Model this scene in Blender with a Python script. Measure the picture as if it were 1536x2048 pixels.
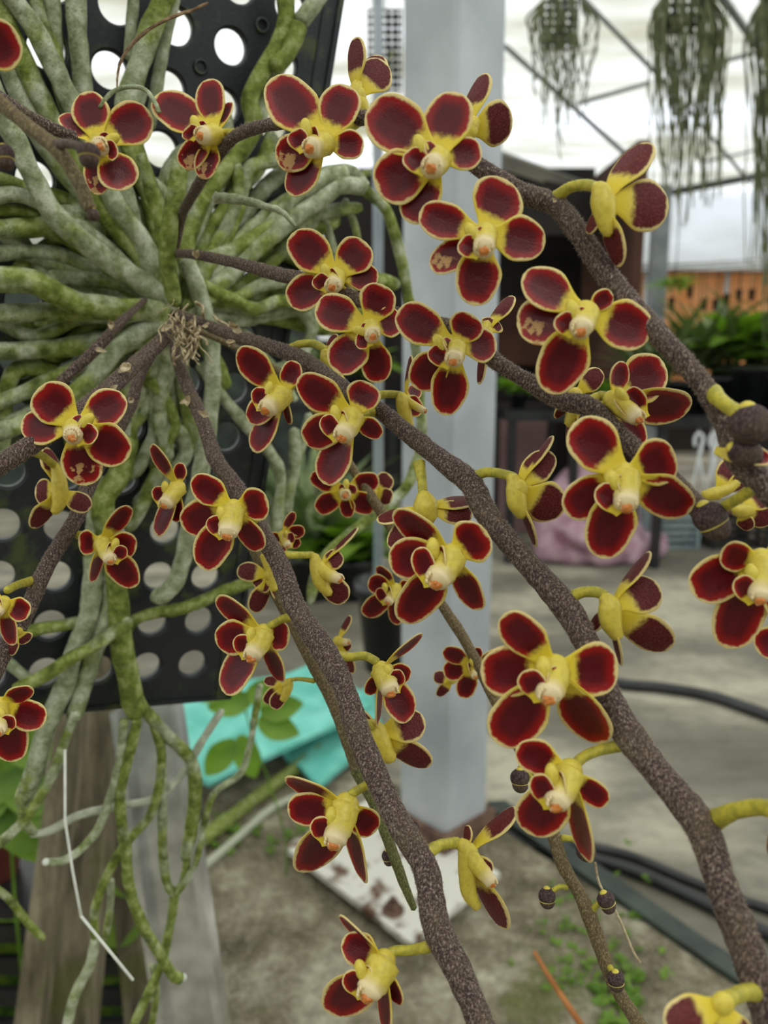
import bpy, math, random
from mathutils import Vector, Matrix, noise
random.seed(7)
for o in list(bpy.data.objects): bpy.data.objects.remove(o)
SC = bpy.context.scene
COL = SC.collection
# ------------------------------------------------------------------ camera, world, exposure
FPX = 1662.0
CAM = Vector((0, 0, 1.0)); PITCH = math.radians(11)
RV = Vector((1, 0, 0)); FV = Vector((0, math.cos(PITCH), -math.sin(PITCH))); UV_ = Vector((0, math.sin(PITCH), math.cos(PITCH)))
cd = bpy.data.cameras.new('camera'); cam = bpy.data.objects.new('camera', cd); COL.objects.link(cam)
cam.location = CAM; cam.rotation_euler = (math.radians(90) - PITCH, 0, 0)
cd.sensor_fit = 'HORIZONTAL'; cd.sensor_width = 36; cd.lens = 36 * FPX / 1536
cd.clip_start = 0.01; cd.clip_end = 200
cd.dof.use_dof = True; cd.dof.focus_distance = 0.215; cd.dof.aperture_fstop = 21.5
SC.camera = cam
w = bpy.data.worlds.new('overcast_sky'); SC.world = w; w.use_nodes = True
nt = w.node_tree; nt.nodes.clear()
wo = nt.nodes.new('ShaderNodeOutputWorld'); bg = nt.nodes.new('ShaderNodeBackground')
tc = nt.nodes.new('ShaderNodeTexCoord'); sx = nt.nodes.new('ShaderNodeSeparateXYZ'); rp = nt.nodes.new('ShaderNodeValToRGB')
nt.links.new(tc.outputs['Generated'], sx.inputs[0]); nt.links.new(sx.outputs['Z'], rp.inputs[0])
rp.color_ramp.elements[0].position = 0.0; rp.color_ramp.elements[0].color = (.22, .23, .20, 1)
rp.color_ramp.elements[1].position = .12; rp.color_ramp.elements[1].color = (.86, .90, .95, 1)
e_ = rp.color_ramp.elements.new(.7); e_.color = (1.0, 1.0, 1.0, 1)
nt.links.new(rp.outputs[0], bg.inputs['Color']); bg.inputs['Strength'].default_value = 1.9
nt.links.new(bg.outputs[0], wo.inputs[0])
sl = bpy.data.lights.new('hazy_sun', 'SUN'); sl.energy = 4.0; sl.angle = math.radians(18); sl.color = (1, .97, .92)
so = bpy.data.objects.new('hazy_sun', sl); COL.objects.link(so); so.rotation_euler = (math.radians(38), math.radians(22), 0)
SC.view_settings.view_transform = 'Standard'; SC.view_settings.look = 'None'
SC.view_settings.gamma = 1; SC.view_settings.use_curve_mapping = False
SC.view_settings.exposure = 0.05

def P(px, py, d): return CAM + d * (FV + (px - 768) / FPX * RV - (py - 1024) / FPX * UV_)
def G(px, py, z=0.0):
    r = FV + (px - 768) / FPX * RV - (py - 1024) / FPX * UV_
    return CAM + r * ((z - CAM.z) / r.z)
def srgb(r, g, b):
    f = lambda c: (c / 255 / 12.92) if c / 255 <= .04045 else ((c / 255 + .055) / 1.055) ** 2.4
    return (f(r), f(g), f(b), 1)

# ------------------------------------------------------------------ materials
class M:
    def __init__(s, name, rough=.6, spec=.5, metal=0.0):
        s.m = bpy.data.materials.new(name); s.m.use_nodes = True; s.t = s.m.node_tree
        s.b = s.t.nodes['Principled BSDF']; s.out = s.t.nodes['Material Output']
        s.b.inputs['Roughness'].default_value = rough; s.b.inputs['Specular IOR Level'].default_value = spec; s.b.inputs['Metallic'].default_value = metal
        s.co = s.t.nodes.new('ShaderNodeTexCoord').outputs['Object']
    def n(s, typ, **kw):
        x = s.t.nodes.new(typ)
        for k, v in kw.items(): setattr(x, k, v)
        return x
    def lk(s, a, b): s.t.links.new(a, b)
    def map(s, sc, rot=(0, 0, 0)):
        m = s.n('ShaderNodeMapping'); m.inputs['Scale'].default_value = sc if isinstance(sc, tuple) else (sc,) * 3
        m.inputs['Rotation'].default_value = rot; s.lk(s.co, m.inputs[0]); return m.outputs[0]
    def noise(s, sc, detail=4, rough=.55, vec=None):
        x = s.n('ShaderNodeTexNoise'); x.inputs['Scale'].default_value = 1 if isinstance(sc, tuple) else sc
        x.inputs['Detail'].default_value = detail; x.inputs['Roughness'].default_value = rough
        s.lk(s.map(sc) if isinstance(sc, tuple) else (vec or s.co), x.inputs['Vector']); return x.outputs['Fac']
    def ramp(s, fac, stops):
        r = s.n('ShaderNodeValToRGB'); el = r.color_ramp.elements
        el[0].position, el[0].color = stops[0]; el[1].position, el[1].color = stops[-1]
        for p, c in stops[1:-1]: q = el.new(p); q.color = c
        s.lk(fac, r.inputs[0]); return r.outputs[0]
    def step(s, fac, a, b):
        r = s.n('ShaderNodeMapRange', interpolation_type='SMOOTHSTEP'); r.inputs['From Min'].default_value = a; r.inputs['From Max'].default_value = b
        s.lk(fac, r.inputs['Value']); return r.outputs['Result']
    def math(s, op, a, b=0.0):
        x = s.n('ShaderNodeMath', operation=op)
        for i, v in enumerate((a, b)):
            if isinstance(v, (int, float)): x.inputs[i].default_value = v
            else: s.lk(v, x.inputs[i])
        return x.outputs[0]
    def mix(s, fac, a, b, mode='MIX'):
        x = s.n('ShaderNodeMix', data_type='RGBA', blend_type=mode)
        for sock, v in ((x.inputs[0], fac), (x.inputs[6], a), (x.inputs[7], b)):
            if isinstance(v, (int, float)): sock.default_value = v
            elif isinstance(v, tuple): sock.default_value = v
            else: s.lk(v, sock)
        return x.outputs[2]
    def attr(s, name):
        a = s.n('ShaderNodeAttribute'); a.attribute_name = name; return a
    def color(s, c):
        if isinstance(c, tuple): s.b.inputs['Base Color'].default_value = c
        else: s.lk(c, s.b.inputs['Base Color'])
    def bump(s, h, strength=.3, dist=.001):
        x = s.n('ShaderNodeBump'); x.inputs['Strength'].default_value = strength; x.inputs['Distance'].default_value = dist
        s.lk(h, x.inputs['Height']); s.lk(x.outputs[0], s.b.inputs['Normal'])
    def translucent(s, fac, col):
        t = s.n('ShaderNodeBsdfTranslucent'); mx = s.n('ShaderNodeMixShader'); mx.inputs[0].default_value = fac
        if isinstance(col, tuple): t.inputs[0].default_value = col
        else: s.lk(col, t.inputs[0])
        s.lk(s.b.outputs[0], mx.inputs[1]); s.lk(t.outputs[0], mx.inputs[2]); s.lk(mx.outputs[0], s.out.inputs[0])

MT = {}
def simple(name, c1, c2, scale=8, rough=.6, spec=.4, metal=0.0, bump=0.0, bd=.002, lo=.35, hi=.65):
    m = M(name, rough, spec, metal); n = m.noise(scale, 5)
    m.color(m.ramp(n, [(lo, c1), (hi, c2)]))
    if bump: m.bump(n, bump, bd)
    MT[name] = m.m; return m
# petals: attribute 'tp' = (position along petal, distance to rim, back flag)
def petal_mat(name, scar=False):
    m = M(name, .36, .34); a = m.attr('tp'); sp = m.n('ShaderNodeSeparateXYZ'); m.lk(a.outputs['Vector'], sp.inputs[0])
    s_, e_, bk = sp.outputs
    n1 = m.noise(900, 3); n2 = m.noise(260, 3); nf = m.noise(2600, 2)
    es = m.math('ADD', e_, m.math('MULTIPLY', m.math('SUBTRACT', n1, .5), .16))
    ss = m.math('ADD', s_, m.math('MULTIPLY', m.math('SUBTRACT', n1, .5), .14))
    ss = m.math('SUBTRACT', ss, m.math('MULTIPLY', bk, .08))
    mask = m.math('MULTIPLY', m.step(es, .08, .19), m.step(ss, .24, .37))
    front = m.mix(m.step(es, .12, .6), srgb(160, 16, 8), srgb(88, 3, 12))
    front = m.mix(m.math('MULTIPLY', m.step(n2, .5, .75), .35), front, srgb(112, 20, 34))
    back = m.mix(m.step(nf, .4, .65), srgb(88, 10, 10), srgb(112, 44, 42))
    red = m.mix(bk, front, back)
    yel = m.mix(m.step(s_, .2, .7), srgb(232, 208, 60), srgb(236, 214, 146))
    yel = m.mix(m.math('MULTIPLY', m.step(n2, .55, .7), .3), yel, srgb(210, 168, 80))
    c = m.mix(mask, yel, red)
    if scar:
        c = m.mix(m.math('MULTIPLY', m.step(m.noise(330, 4), .54, .60), m.step(s_, .45, .7)), c, srgb(196, 152, 96))
    m.color(c)
    m.lk(m.math('ADD', m.math('MULTIPLY', bk, .25), m.math('ADD', .16, m.math('MULTIPLY', n2, .32))), m.b.inputs['Roughness'])
    m.b.inputs['Sheen Weight'].default_value = .12; m.b.inputs['Sheen Roughness'].default_value = .4; m.b.inputs['Sheen Tint'].default_value = srgb(225, 170, 180)
    m.bump(m.math('ADD', nf, m.math('MULTIPLY', n2, 2.5)), .28, .00025)
    m.translucent(.14, c); MT[name] = m.m
petal_mat('petal'); petal_mat('petal_scarred', True)
# yellow fleshy parts; 'tp'.x : 0 yellow .. 1 cream, 'tp'.y: orange spot
m = M('waxy_yellow', .35, .45); a = m.attr('tp'); sp = m.n('ShaderNodeSeparateXYZ'); m.lk(a.outputs['Vector'], sp.inputs[0])
n1 = m.noise(700, 3)
c = m.mix(m.step(n1, .35, .7), srgb(232, 212, 84), srgb(216, 194, 74))
c = m.mix(m.step(sp.outputs[0], .25, .8), c, srgb(246, 226, 176))
c = m.mix(m.math('MULTIPLY', m.step(m.math('ADD', sp.outputs[1], m.math('MULTIPLY', m.math('SUBTRACT', n1, .5), 1.3)), .30, .62), .9), c, srgb(216, 118, 8))
c = m.mix(sp.outputs[2], c, srgb(216, 206, 130))
m.color(c); m.bump(n1, .2, .0003); m.translucent(.18, c); MT['yellow'] = m.m
# hairy pedicel
m = M('pedicel_green_yellow', .5, .4); a = m.attr('tp'); sp = m.n('ShaderNodeSeparateXYZ'); m.lk(a.outputs['Vector'], sp.inputs[0])
c = m.mix(m.step(m.noise(600, 3), .35, .65), srgb(204, 190, 66), srgb(168, 160, 58)); c = m.mix(sp.outputs[2], c, srgb(216, 206, 140))
m.color(c); m.translucent(.12, c); MT['pedicel'] = m.m
# flower stem
def stem_mat(name, c1, c2, hair):
    m = M(name, .7, .3); a = m.attr('tp'); sp = m.n('ShaderNodeSeparateXYZ'); m.lk(a.outputs['Vector'], sp.inputs[0])
    n = m.noise((2300, 2300, 1100), 3, .75)
    c = m.ramp(n, [(.42, c1), (.53, c2), (.69, hair)])
    c = m.mix(m.math('MULTIPLY', m.step(m.noise(120, 3), .45, .7), .35), c, srgb(98, 86, 58))
    c = m.mix(sp.outputs[2], c, hair); m.color(c); m.bump(n, .6, .0004); MT[name] = m.m
stem_mat('stem', srgb(52, 38, 36), srgb(88, 70, 63), srgb(172, 154, 138))
stem_mat('stem_young', srgb(84, 70, 48), srgb(112, 96, 64), srgb(160, 146, 110))
stem_mat('stem_green', srgb(70, 74, 36), srgb(98, 100, 52), srgb(134, 134, 88))
stem_mat('bud', srgb(44, 28, 33), srgb(74, 54, 56), srgb(112, 94, 84))
# roots: object-random mix of pale grey, green and mossy
m = M('aerial_root', .75, .25); oi = m.n('ShaderNodeObjectInfo')
n1 = m.noise((160, 160, 160), 5, .65); n2 = m.noise(55, 3); n3 = m.noise(1300, 3, .7)
base = m.ramp(n1, [(.34, srgb(112, 122, 84)), (.5, srgb(160, 168, 134)), (.64, srgb(200, 205, 180))])
moss = m.ramp(n1, [(.34, srgb(76, 88, 30)), (.5, srgb(124, 138, 60)), (.66, srgb(172, 180, 118))])
fac = m.step(m.math('ADD', n2, m.math('MULTIPLY', m.math('SUBTRACT', oi.outputs['Random'], .5), .42)), .42, .60)
c = m.mix(fac, base, moss); c = m.mix(m.math('MULTIPLY', m.step(n3, .56, .64), .55), c, srgb(58, 60, 38)); m.color(c)
m.bump(m.math('ADD', n3, m.math('MULTIPLY', n1, 3.0)), .55, .0006); MT['root'] = m.m
simple('root_pale', srgb(150, 156, 136), srgb(192, 194, 172), 240, .7, .3, bump=.3, bd=.0006)
simple('dry_scale', srgb(150, 128, 94), srgb(214, 200, 166), 500, .8, .2, bump=.4, bd=.0005)
simple('dry_leaf', srgb(78, 58, 38), srgb(150, 124, 92), 400, .8, .2, bump=.5, bd=.0006)
simple('white_tip', srgb(205, 208, 196), srgb(225, 226, 214), 300, .5)
m = M('black_plastic', .42, .5); n = m.noise(60, 5, .6); n2 = m.noise(18, 3); nf = m.noise(900, 4, .7)
c = m.ramp(nf, [(.3, srgb(14, 16, 20)), (.7, srgb(38, 42, 48))])
c = m.mix(m.math('MULTIPLY', m.step(m.math('ADD', n, m.math('MULTIPLY', n2, .6)), .83, .98), .7), c, srgb(74, 84, 36)); m.color(c); m.bump(nf, .35, .0004); MT['plastic'] = m.m
simple('galvanised', srgb(158, 164, 168), srgb(190, 195, 198), 4, .5, .5, 0.15)
simple('white_pipe', srgb(170, 182, 192), srgb(200, 208, 214), 6, .35)
m = simple('rusty_white', srgb(92, 66, 48), srgb(206, 204, 192), 14, .6, lo=.36, hi=.46)
simple('rust', srgb(66, 44, 34), srgb(118, 92, 76), 30, .8, bump=.4, bd=.002)
m = M('concrete_mossy', .9, .2); a1 = m.noise(7, 6, .65); a2 = m.noise(40, 4, .7); a3 = m.noise(2.6, 4); a4 = m.noise(150, 3, .7)
c = m.ramp(a1, [(.34, srgb(76, 70, 54)), (.5, srgb(128, 120, 98)), (.64, srgb(178, 172, 150))]); c = m.mix(m.math('MULTIPLY', m.step(a2, .4, .62), .5), c, srgb(92, 84, 66))
c = m.mix(m.math('MULTIPLY', m.step(a4, .55, .65), .5), c, srgb(178, 172, 154))
c = m.mix(m.math('MULTIPLY', m.step(m.math('ADD', a3, m.math('MULTIPLY', a2, .35)), .78, .90), .55), c, srgb(92, 102, 40)); m.color(c); m.bump(a2, .9, .02); MT['kerb'] = m.m
m = M('concrete_floor', .75, .35); a1 = m.noise((1.2, 2.4, 1), 5, .6); a2 = m.noise(14, 5, .7)
c = m.ramp(a1, [(.33, srgb(92, 88, 76)), (.5, srgb(124, 120, 106)), (.64, srgb(176, 170, 150))]); c = m.mix(m.math('MULTIPLY', m.step(a2, .45, .68), .35), c, srgb(92, 90, 80)); m.color(c); m.bump(a2, .25, .01); MT['floor'] = m.m
m = M('roof_film', .5, .3); a1 = m.noise((.5, 1.3, 1), 4, .55)
c = m.ramp(a1, [(.34, srgb(190, 190, 176)), (.5, srgb(222, 224, 222)), (.66, srgb(240, 243, 246))]); m.color(c)
tr = m.n('ShaderNodeBsdfTranslucent'); m.lk(c, tr.inputs[0]); tp = m.n('ShaderNodeBsdfTransparent'); m.lk(c, tp.inputs[0])
x1 = m.n('ShaderNodeMixShader'); x1.inputs[0].default_value = .48; m.lk(tr.outputs[0], x1.inputs[1]); m.lk(tp.outputs[0], x1.inputs[2])
x2 = m.n('ShaderNodeMixShader'); x2.inputs[0].default_value = .88; m.lk(m.b.outputs[0], x2.inputs[1]); m.lk(x1.outputs[0], x2.inputs[2]); m.lk(x2.outputs[0], m.out.inputs[0]); MT['film'] = m.m
simple('grey_steel', srgb(104, 110, 112), srgb(140, 146, 146), 6, .5)
simple('dark_steel', srgb(48, 52, 52), srgb(74, 78, 76), 6, .5)
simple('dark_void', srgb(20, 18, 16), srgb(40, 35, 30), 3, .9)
simple('brown_wall', srgb(60, 34, 26), srgb(88, 58, 44), 2, .9)
simple('eave', srgb(80, 78, 70), srgb(112, 108, 96), 3, .8)
simple('black_rubber', srgb(18, 19, 21), srgb(38, 40, 42), 20, .3, .6)
simple('green_black', srgb(34, 42, 36), srgb(60, 70, 62), 12, .45)
simple('tarp', srgb(88, 178, 162), srgb(128, 210, 196), 9, .6, bump=.4, bd=.01)
m = M('weathered_wood', .85, .2); a1 = m.noise((40, 40, 3), 5, .65); a2 = m.noise(9, 4)
c = m.ramp(a1, [(.3, srgb(62, 56, 42)), (.5, srgb(108, 100, 80)), (.7, srgb(150, 140, 116))]); c = m.mix(m.math('MULTIPLY', m.step(a2, .5, .62), .6), c, srgb(86, 92, 40)); m.color(c); m.bump(a1, .5, .003); MT['wood'] = m.m
simple('bright_metal', srgb(176, 176, 172), srgb(222, 222, 218), 30, .22, .6, .8)
simple('terracotta', srgb(120, 52, 38), srgb(150, 76, 58), 10, .7)
simple('soil', srgb(40, 32, 22), srgb(78, 64, 44), 40, .95, bump=.6, bd=.005)
simple('moss_ground', srgb(50, 84, 14), srgb(128, 158, 44), 30, .9, bump=1, bd=.02)
m = simple('leaf', srgb(76, 112, 26), srgb(128, 160, 58), 12, .5); m.translucent(.35, srgb(130, 180, 40))
m = simple('leaf_dark', srgb(70, 88, 52), srgb(128, 142, 92), 8, .6); m.translucent(.25, srgb(80, 110, 40))
m = simple('orange_net', srgb(240, 180, 116), srgb(250, 208, 158), 6, .8); m.translucent(.4, srgb(250, 190, 120))
simple('pink_sack', srgb(140, 96, 112), srgb(206, 176, 188), 9, .5, bump=.5, bd=.02)
simple('pink_board', srgb(146, 112, 112), srgb(166, 132, 130), 3, .7)
simple('white_plastic', srgb(200, 204, 204), srgb(222, 224, 224), 6, .4)
simple('dangling_root', srgb(70, 76, 44), srgb(124, 130, 92), 30, .8)
simple('orange_twig', srgb(140, 82, 34), srgb(178, 116, 60), 60, .7)
simple('light_block_sheet', srgb(120, 126, 116), srgb(140, 146, 134), 1, .8)
simple('cyan_crate', srgb(120, 140, 140), srgb(160, 176, 176), 6, .6)

# ------------------------------------------------------------------ mesh helpers
ORG = {}
def obj(name, vf, mat, parent=None, origin=None, smooth=True, tp=None):
    V, F = vf
    if origin is None:
        n = len(V); origin = Vector((sum(v[0] for v in V) / n, sum(v[1] for v in V) / n, sum(v[2] for v in V) / n))
    me = bpy.data.meshes.new(name)
    me.from_pydata([(v[0] - origin[0], v[1] - origin[1], v[2] - origin[2]) for v in V], [], F)
    if smooth: me.polygons.foreach_set('use_smooth', [True] * len(me.polygons))
    if tp is not None:
        at = me.attributes.new('tp', 'FLOAT_VECTOR', 'POINT'); at.data.foreach_set('vector', [c for t in tp for c in t])
    me.materials.append(MT[mat]); me.update()
    o = bpy.data.objects.new(name, me); COL.objects.link(o); ORG[o.name] = Vector(origin)
    if parent: o.parent = parent; o.location = Vector(origin) - ORG[parent.name]
    else: o.location = origin
    return o
def empty(name, loc, parent=None):
    o = bpy.data.objects.new(name, None); COL.objects.link(o); o.empty_display_size = .01; ORG[o.name] = Vector(loc)
    if parent: o.parent = parent; o.location = Vector(loc) - ORG[parent.name]
    else: o.location = loc
    return o
def tag(o, label, cat=None, group=None):
    o['label'] = label
    if cat: o['category'] = cat
    if group: o['group'] = group
    return o
def struct(name, vf, mat, smooth=False):
    o = obj(name, vf, mat, None, None, smooth); o['kind'] = 'structure'; return o
def join(*parts):
    V, F = [], []
    for v, f in parts:
        k = len(V); V += list(v); F += [tuple(i + k for i in q) for q in f]
    return V, F
def catmull(pts, n):
    """pts: list of tuples (any dim) -> smoothed list"""
    out = []; m = len(pts); dim = len(pts[0])
    if m < 3:
        return [tuple(pts[0][k] + (pts[-1][k] - pts[0][k]) * i / n for k in range(dim)) for i in range(n + 1)]
    per = max(2, int(n / (m - 1)))
    for i in range(m - 1):
        a = pts[max(0, i - 1)]; b = pts[i]; c = pts[i + 1]; d = pts[min(m - 1, i + 2)]
        for j in range(per):
            t = j / per
            out.append(tuple(.5 * (2 * b[k] + (c[k] - a[k]) * t + (2 * a[k] - 5 * b[k] + 4 * c[k] - d[k]) * t * t + (3 * b[k] - a[k] - 3 * c[k] + d[k]) * t ** 3) for k in range(dim)))
    out.append(tuple(pts[-1])); return out
def tube(C, R, seg=10, bump=0.0, cap=True, bs=300, flat=1.0):
    C = [Vector(c) for c in C]; V = []; F = []; n = len(C)
    t0 = (C[1] - C[0]).normalized(); u = t0.orthogonal().normalized(); fr = []
    for i in range(n):
        t = (C[min(n - 1, i + 1)] - C[max(0, i - 1)]).normalized()
        u = (u - t * u.dot(t)).normalized(); v = t.cross(u); fr.append((t, u, v))
        for k in range(seg):
            a = 2 * math.pi * k / seg; dr = u * math.cos(a) + v * math.sin(a) * flat
            r = R[i]
            if bump: r *= 1 + bump * noise.noise((C[i] + dr * R[i]) * bs)
            V.append(C[i] + dr * r)
    for i in range(n - 1):
        for k in range(seg):
            k2 = (k + 1) % seg; F.append((i * seg + k, i * seg + k2, (i + 1) * seg + k2, (i + 1) * seg + k))
    if cap:
        for i, sg in ((0, -1), (n - 1, 1)):
            b = len(V); V.append(C[i] + fr[i][0] * sg * R[i] * .6)
            for k in range(seg):
                k2 = (k + 1) % seg; F.append((i * seg + k, i * seg + k2, b)[::sg])
    return V, F, fr
def hairs(C, R, fr, n, ln, rad, rnd):
    V = []; F = []
    for _ in range(n):
        x = rnd.random() * (len(C) - 1); i = int(x); f = x - i
        c = Vector(C[i]).lerp(Vector(C[i + 1]), f); t, u, v = fr[i]; a = rnd.random() * 6.283
        d = u * math.cos(a) + v * math.sin(a); r = R[i] * .97
        p = c + d * r; q = p + (d + t * rnd.uniform(-.5, .5)).normalized() * ln * rnd.uniform(.5, 1.2)
        s = t * rad; s2 = d.cross(t) * rad; k = len(V)
        V += [p + s, p - s * .5 + s2 * .87, p - s * .5 - s2 * .87, q]; F += [(k, k + 1, k + 3), (k + 1, k + 2, k + 3), (k + 2, k, k + 3)]
    return V, F
def ball(c, ax, seg=14, rings=9, bump=0.0, bs=300):
    """ax: three semi-axis vectors"""
    V = []; F = []; c = Vector(c)
    for i in range(rings + 1):
        th = math.pi * i / rings
        for k in range(seg):
            a = 2 * math.pi * k / seg
            d = ax[0] * (math.sin(th) * math.cos(a)) + ax[1] * (math.sin(th) * math.sin(a)) + ax[2] * math.cos(th)
            if bump: d = d * (1 + bump * noise.noise((c + d) * bs))
            V.append(c + d)
    for i in range(rings):
        for k in range(seg):
            k2 = (k + 1) % seg; F.append((i * seg + k, (i + 1) * seg + k, (i + 1) * seg + k2, i * seg + k2))
    return V, F
def ballr(c, r, **k): return ball(c, (Vector((r, 0, 0)), Vector((0, r, 0)), Vector((0, 0, r))), **k)
def box(a, b):
    x0, y0, z0 = a; x1, y1, z1 = b
    V = [(x0, y0, z0), (x1, y0, z0), (x1, y1, z0), (x0, y1, z0), (x0, y0, z1), (x1, y0, z1), (x1, y1, z1), (x0, y1, z1)]
    return V, [(0, 3, 2, 1), (4, 5, 6, 7), (0, 1, 5, 4), (1, 2, 6, 5), (2, 3, 7, 6), (3, 0, 4, 7)]
def prism(pts, h):
    """polygon (world points) extruded by vector h"""
    n = len(pts); V = [Vector(p) for p in pts] + [Vector(p) + Vector(h) for p in pts]
    return V, [tuple(range(n))[::-1], tuple(range(n, 2 * n))] + [(i, (i + 1) % n, n + (i + 1) % n, n + i) for i in range(n)]
def bar(a, b, w_, h_, up=Vector((0, 0, 1))):
    a = Vector(a); b = Vector(b); t = (b - a).normalized(); s = t.cross(up).normalized() * w_ / 2; u = s.cross(t).normalized() * h_ / 2
    return prism([a - s - u, a + s - u, a + s + u, a - s + u], b - a)
def xf(vf, o, X, Y, Z): return [o + X * v[0] + Y * v[1] + Z * v[2] for v in vf[0]], vf[1]
def cyl(a, b, r, seg=16):
    V, F, _ = tube([a, b], [r, r], seg, cap=False)
    return V, F + [tuple(range(seg))[::-1], tuple(range(seg, 2 * seg))]
def ring(r0, r1, z0, z1, seg=24):
    V = []; F = []
    for (r, z) in ((r0, z0), (r0, z1), (r1, z1), (r1, z0)):
        V += [(r * math.cos(2 * math.pi * k / seg), r * math.sin(2 * math.pi * k / seg), z) for k in range(seg)]
    for j in range(4):
        for k in range(seg): F.append((j * seg + k, j * seg + (k + 1) % seg, ((j + 1) % 4) * seg + (k + 1) % seg, ((j + 1) % 4) * seg + k))
    return V, F
def holeplate(i0, i1, j0, j1, holes, r, th, seg=32):
    """unit-pitch plate from i0..i1, j0..j1 (local x,y), holes: set of (i,j); z 0 front .. th back"""
    V = []; F = []
    xs = sorted({i0, i1} | {i + s for i, j in holes for s in (-.5, .5)}); ys = sorted({j0, j1} | {j + s for i, j in holes for s in (-.5, .5)})
    xs = [x for x in xs if i0 <= x <= i1]; ys = [y for y in ys if j0 <= y <= j1]
    H = {(round(i - .5, 3), round(j - .5, 3)) for i, j in holes}
    for a in range(len(xs) - 1):
        for b in range(len(ys) - 1):
            x0, x1, y0, y1 = xs[a], xs[a + 1], ys[b], ys[b + 1]
            if (round(x0, 3), round(y0, 3)) in H and abs(x1 - x0 - 1) < .01 and abs(y1 - y0 - 1) < .01:
                cx, cy = (x0 + x1) / 2, (y0 + y1) / 2; k0 = len(V)
                lips = ((None, 0), (r * 1.13, 0), (r * 1.10, .035), (r, .05), (r, th), (None, th))
                for rr, z in lips:
                    for k in range(seg):
                        an = 2 * math.pi * k / seg; c, s = math.cos(an), math.sin(an); q = rr if rr else .5 / max(abs(c), abs(s))
                        V.append((cx + q * c, cy + q * s, z))
                for l in range(len(lips) - 1):
                    for k in range(seg):
                        k2 = (k + 1) % seg; F.append((k0 + l * seg + k, k0 + (l + 1) * seg + k, k0 + (l + 1) * seg + k2, k0 + l * seg + k2))
            else:
                k0 = len(V); V += [(x0, y0, 0), (x1, y0, 0), (x1, y1, 0), (x0, y1, 0), (x0, y0, th), (x1, y0, th), (x1, y1, th), (x0, y1, th)]
                F += [(k0, k0 + 3, k0 + 2, k0 + 1), (k0 + 4, k0 + 5, k0 + 6, k0 + 7)]
                for cnd, f in ((y0 == j0, (0, 1, 5, 4)), (x1 == i1, (1, 2, 6, 5)), (y1 == j1, (2, 3, 7, 6)), (x0 == i0, (3, 0, 4, 7))):
                    if cnd: F.append(tuple(k0 + q for q in f))
    return V, F

# ------------------------------------------------------------------ structure
gr = 12
struct('floor', prism([(-gr, -3, -.3), (gr, -3, -.3), (gr, 10, -.3), (-gr, 10, -.3)], (0, 0, .27)), 'floor')
kerb_edge = [G(930, 1610, 0), G(1420, 1930, 0), G(1640, 2075, 0)]
struct('trim_1', prism([Vector((-2.2, .3, -.03)), Vector((1.2, .3, -.03)), kerb_edge[2] - Vector((0, 0, .03)), kerb_edge[1] - Vector((0, 0, .03)), kerb_edge[0] - Vector((0, 0, .03)), G(560, 1500, 0) - Vector((0, 0, .03)), Vector((-2.2, 2.1, -.03))], (0, 0, .03)), 'kerb')
def roofz(y): return 2.44 + (8 - y) * .075
struct('ceiling', prism([(-9, 8, roofz(8)), (9, 8, roofz(8)), (9, -4, roofz(-4)), (-9, -4, roofz(-4))], (0, 0, .004)), 'film')
struct('light_block_wall', box((-9, -4.1, -.03), (9, -4, 2.6)), 'light_block_sheet')  # unseen wall added behind the camera to cut the front fill light
struct('wall_back', prism([(-9, 8.05, 1.72), (9, 8.05, 1.72), (9, 8.05, roofz(8)), (-9, 8.05, roofz(8))], (0, .004, 0)), 'film')
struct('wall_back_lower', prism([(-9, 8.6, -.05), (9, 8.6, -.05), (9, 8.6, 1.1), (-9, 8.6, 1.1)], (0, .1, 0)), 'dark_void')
def rod(name, a, b, r, mat='grey_steel'): return struct(name, cyl(a, b, r, 10), mat, True)
rods = [((1130, -40), (1330, 165), 3.9, 4.6, .012), ((1330, 165), (1500, 365), 4.6, 5.4, .011), ((1010, 92), (1262, 318), 4.4, 5.2, .014),
        ((1420, -40), (1545, 135), 3.8, 4.3, .019), ((1155, 207), (1300, 165), 4.9, 4.9, .013), ((1400, 135), (1560, 92), 4.7, 4.7, .013), ((1400, 325), (1560, 290), 5.8, 5.8, .009)]
for i, (a, b, d0, d1, r) in enumerate(rods): rod('trim_%d' % (i + 2), P(a[0], a[1], d0), P(b[0], b[1], d1), r)
rod('trim_9', P(1240, 404, 6.6), P(1640, 328, 6.6), .03, 'dark_steel')
rod('trim_10', P(1150, 600, 7.4), P(1640, 556, 7.4), .028, 'dark_steel')
struct('trim_11', bar(P(1325, 372, 5.9), Vector((P(1325, 372, 5.9).x, P(1325, 372, 5.9).y, -.03)), .11, .11, Vector((0, 1, 0))), 'grey_steel')
struct('trim_12', bar(P(1269, 440, 5.2), Vector((P(1269, 440, 5.2).x, P(1269, 440, 5.2).y, -.03)), .05, .05, Vector((0, 1, 0))), 'white_plastic')
for i in range(4): rod('trim_%d' % (13 + i), P(1240, 538 + i * 9, 6.2), P(1700, 505 + i * 9, 6.2), .0035, 'dark_steel')

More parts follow.
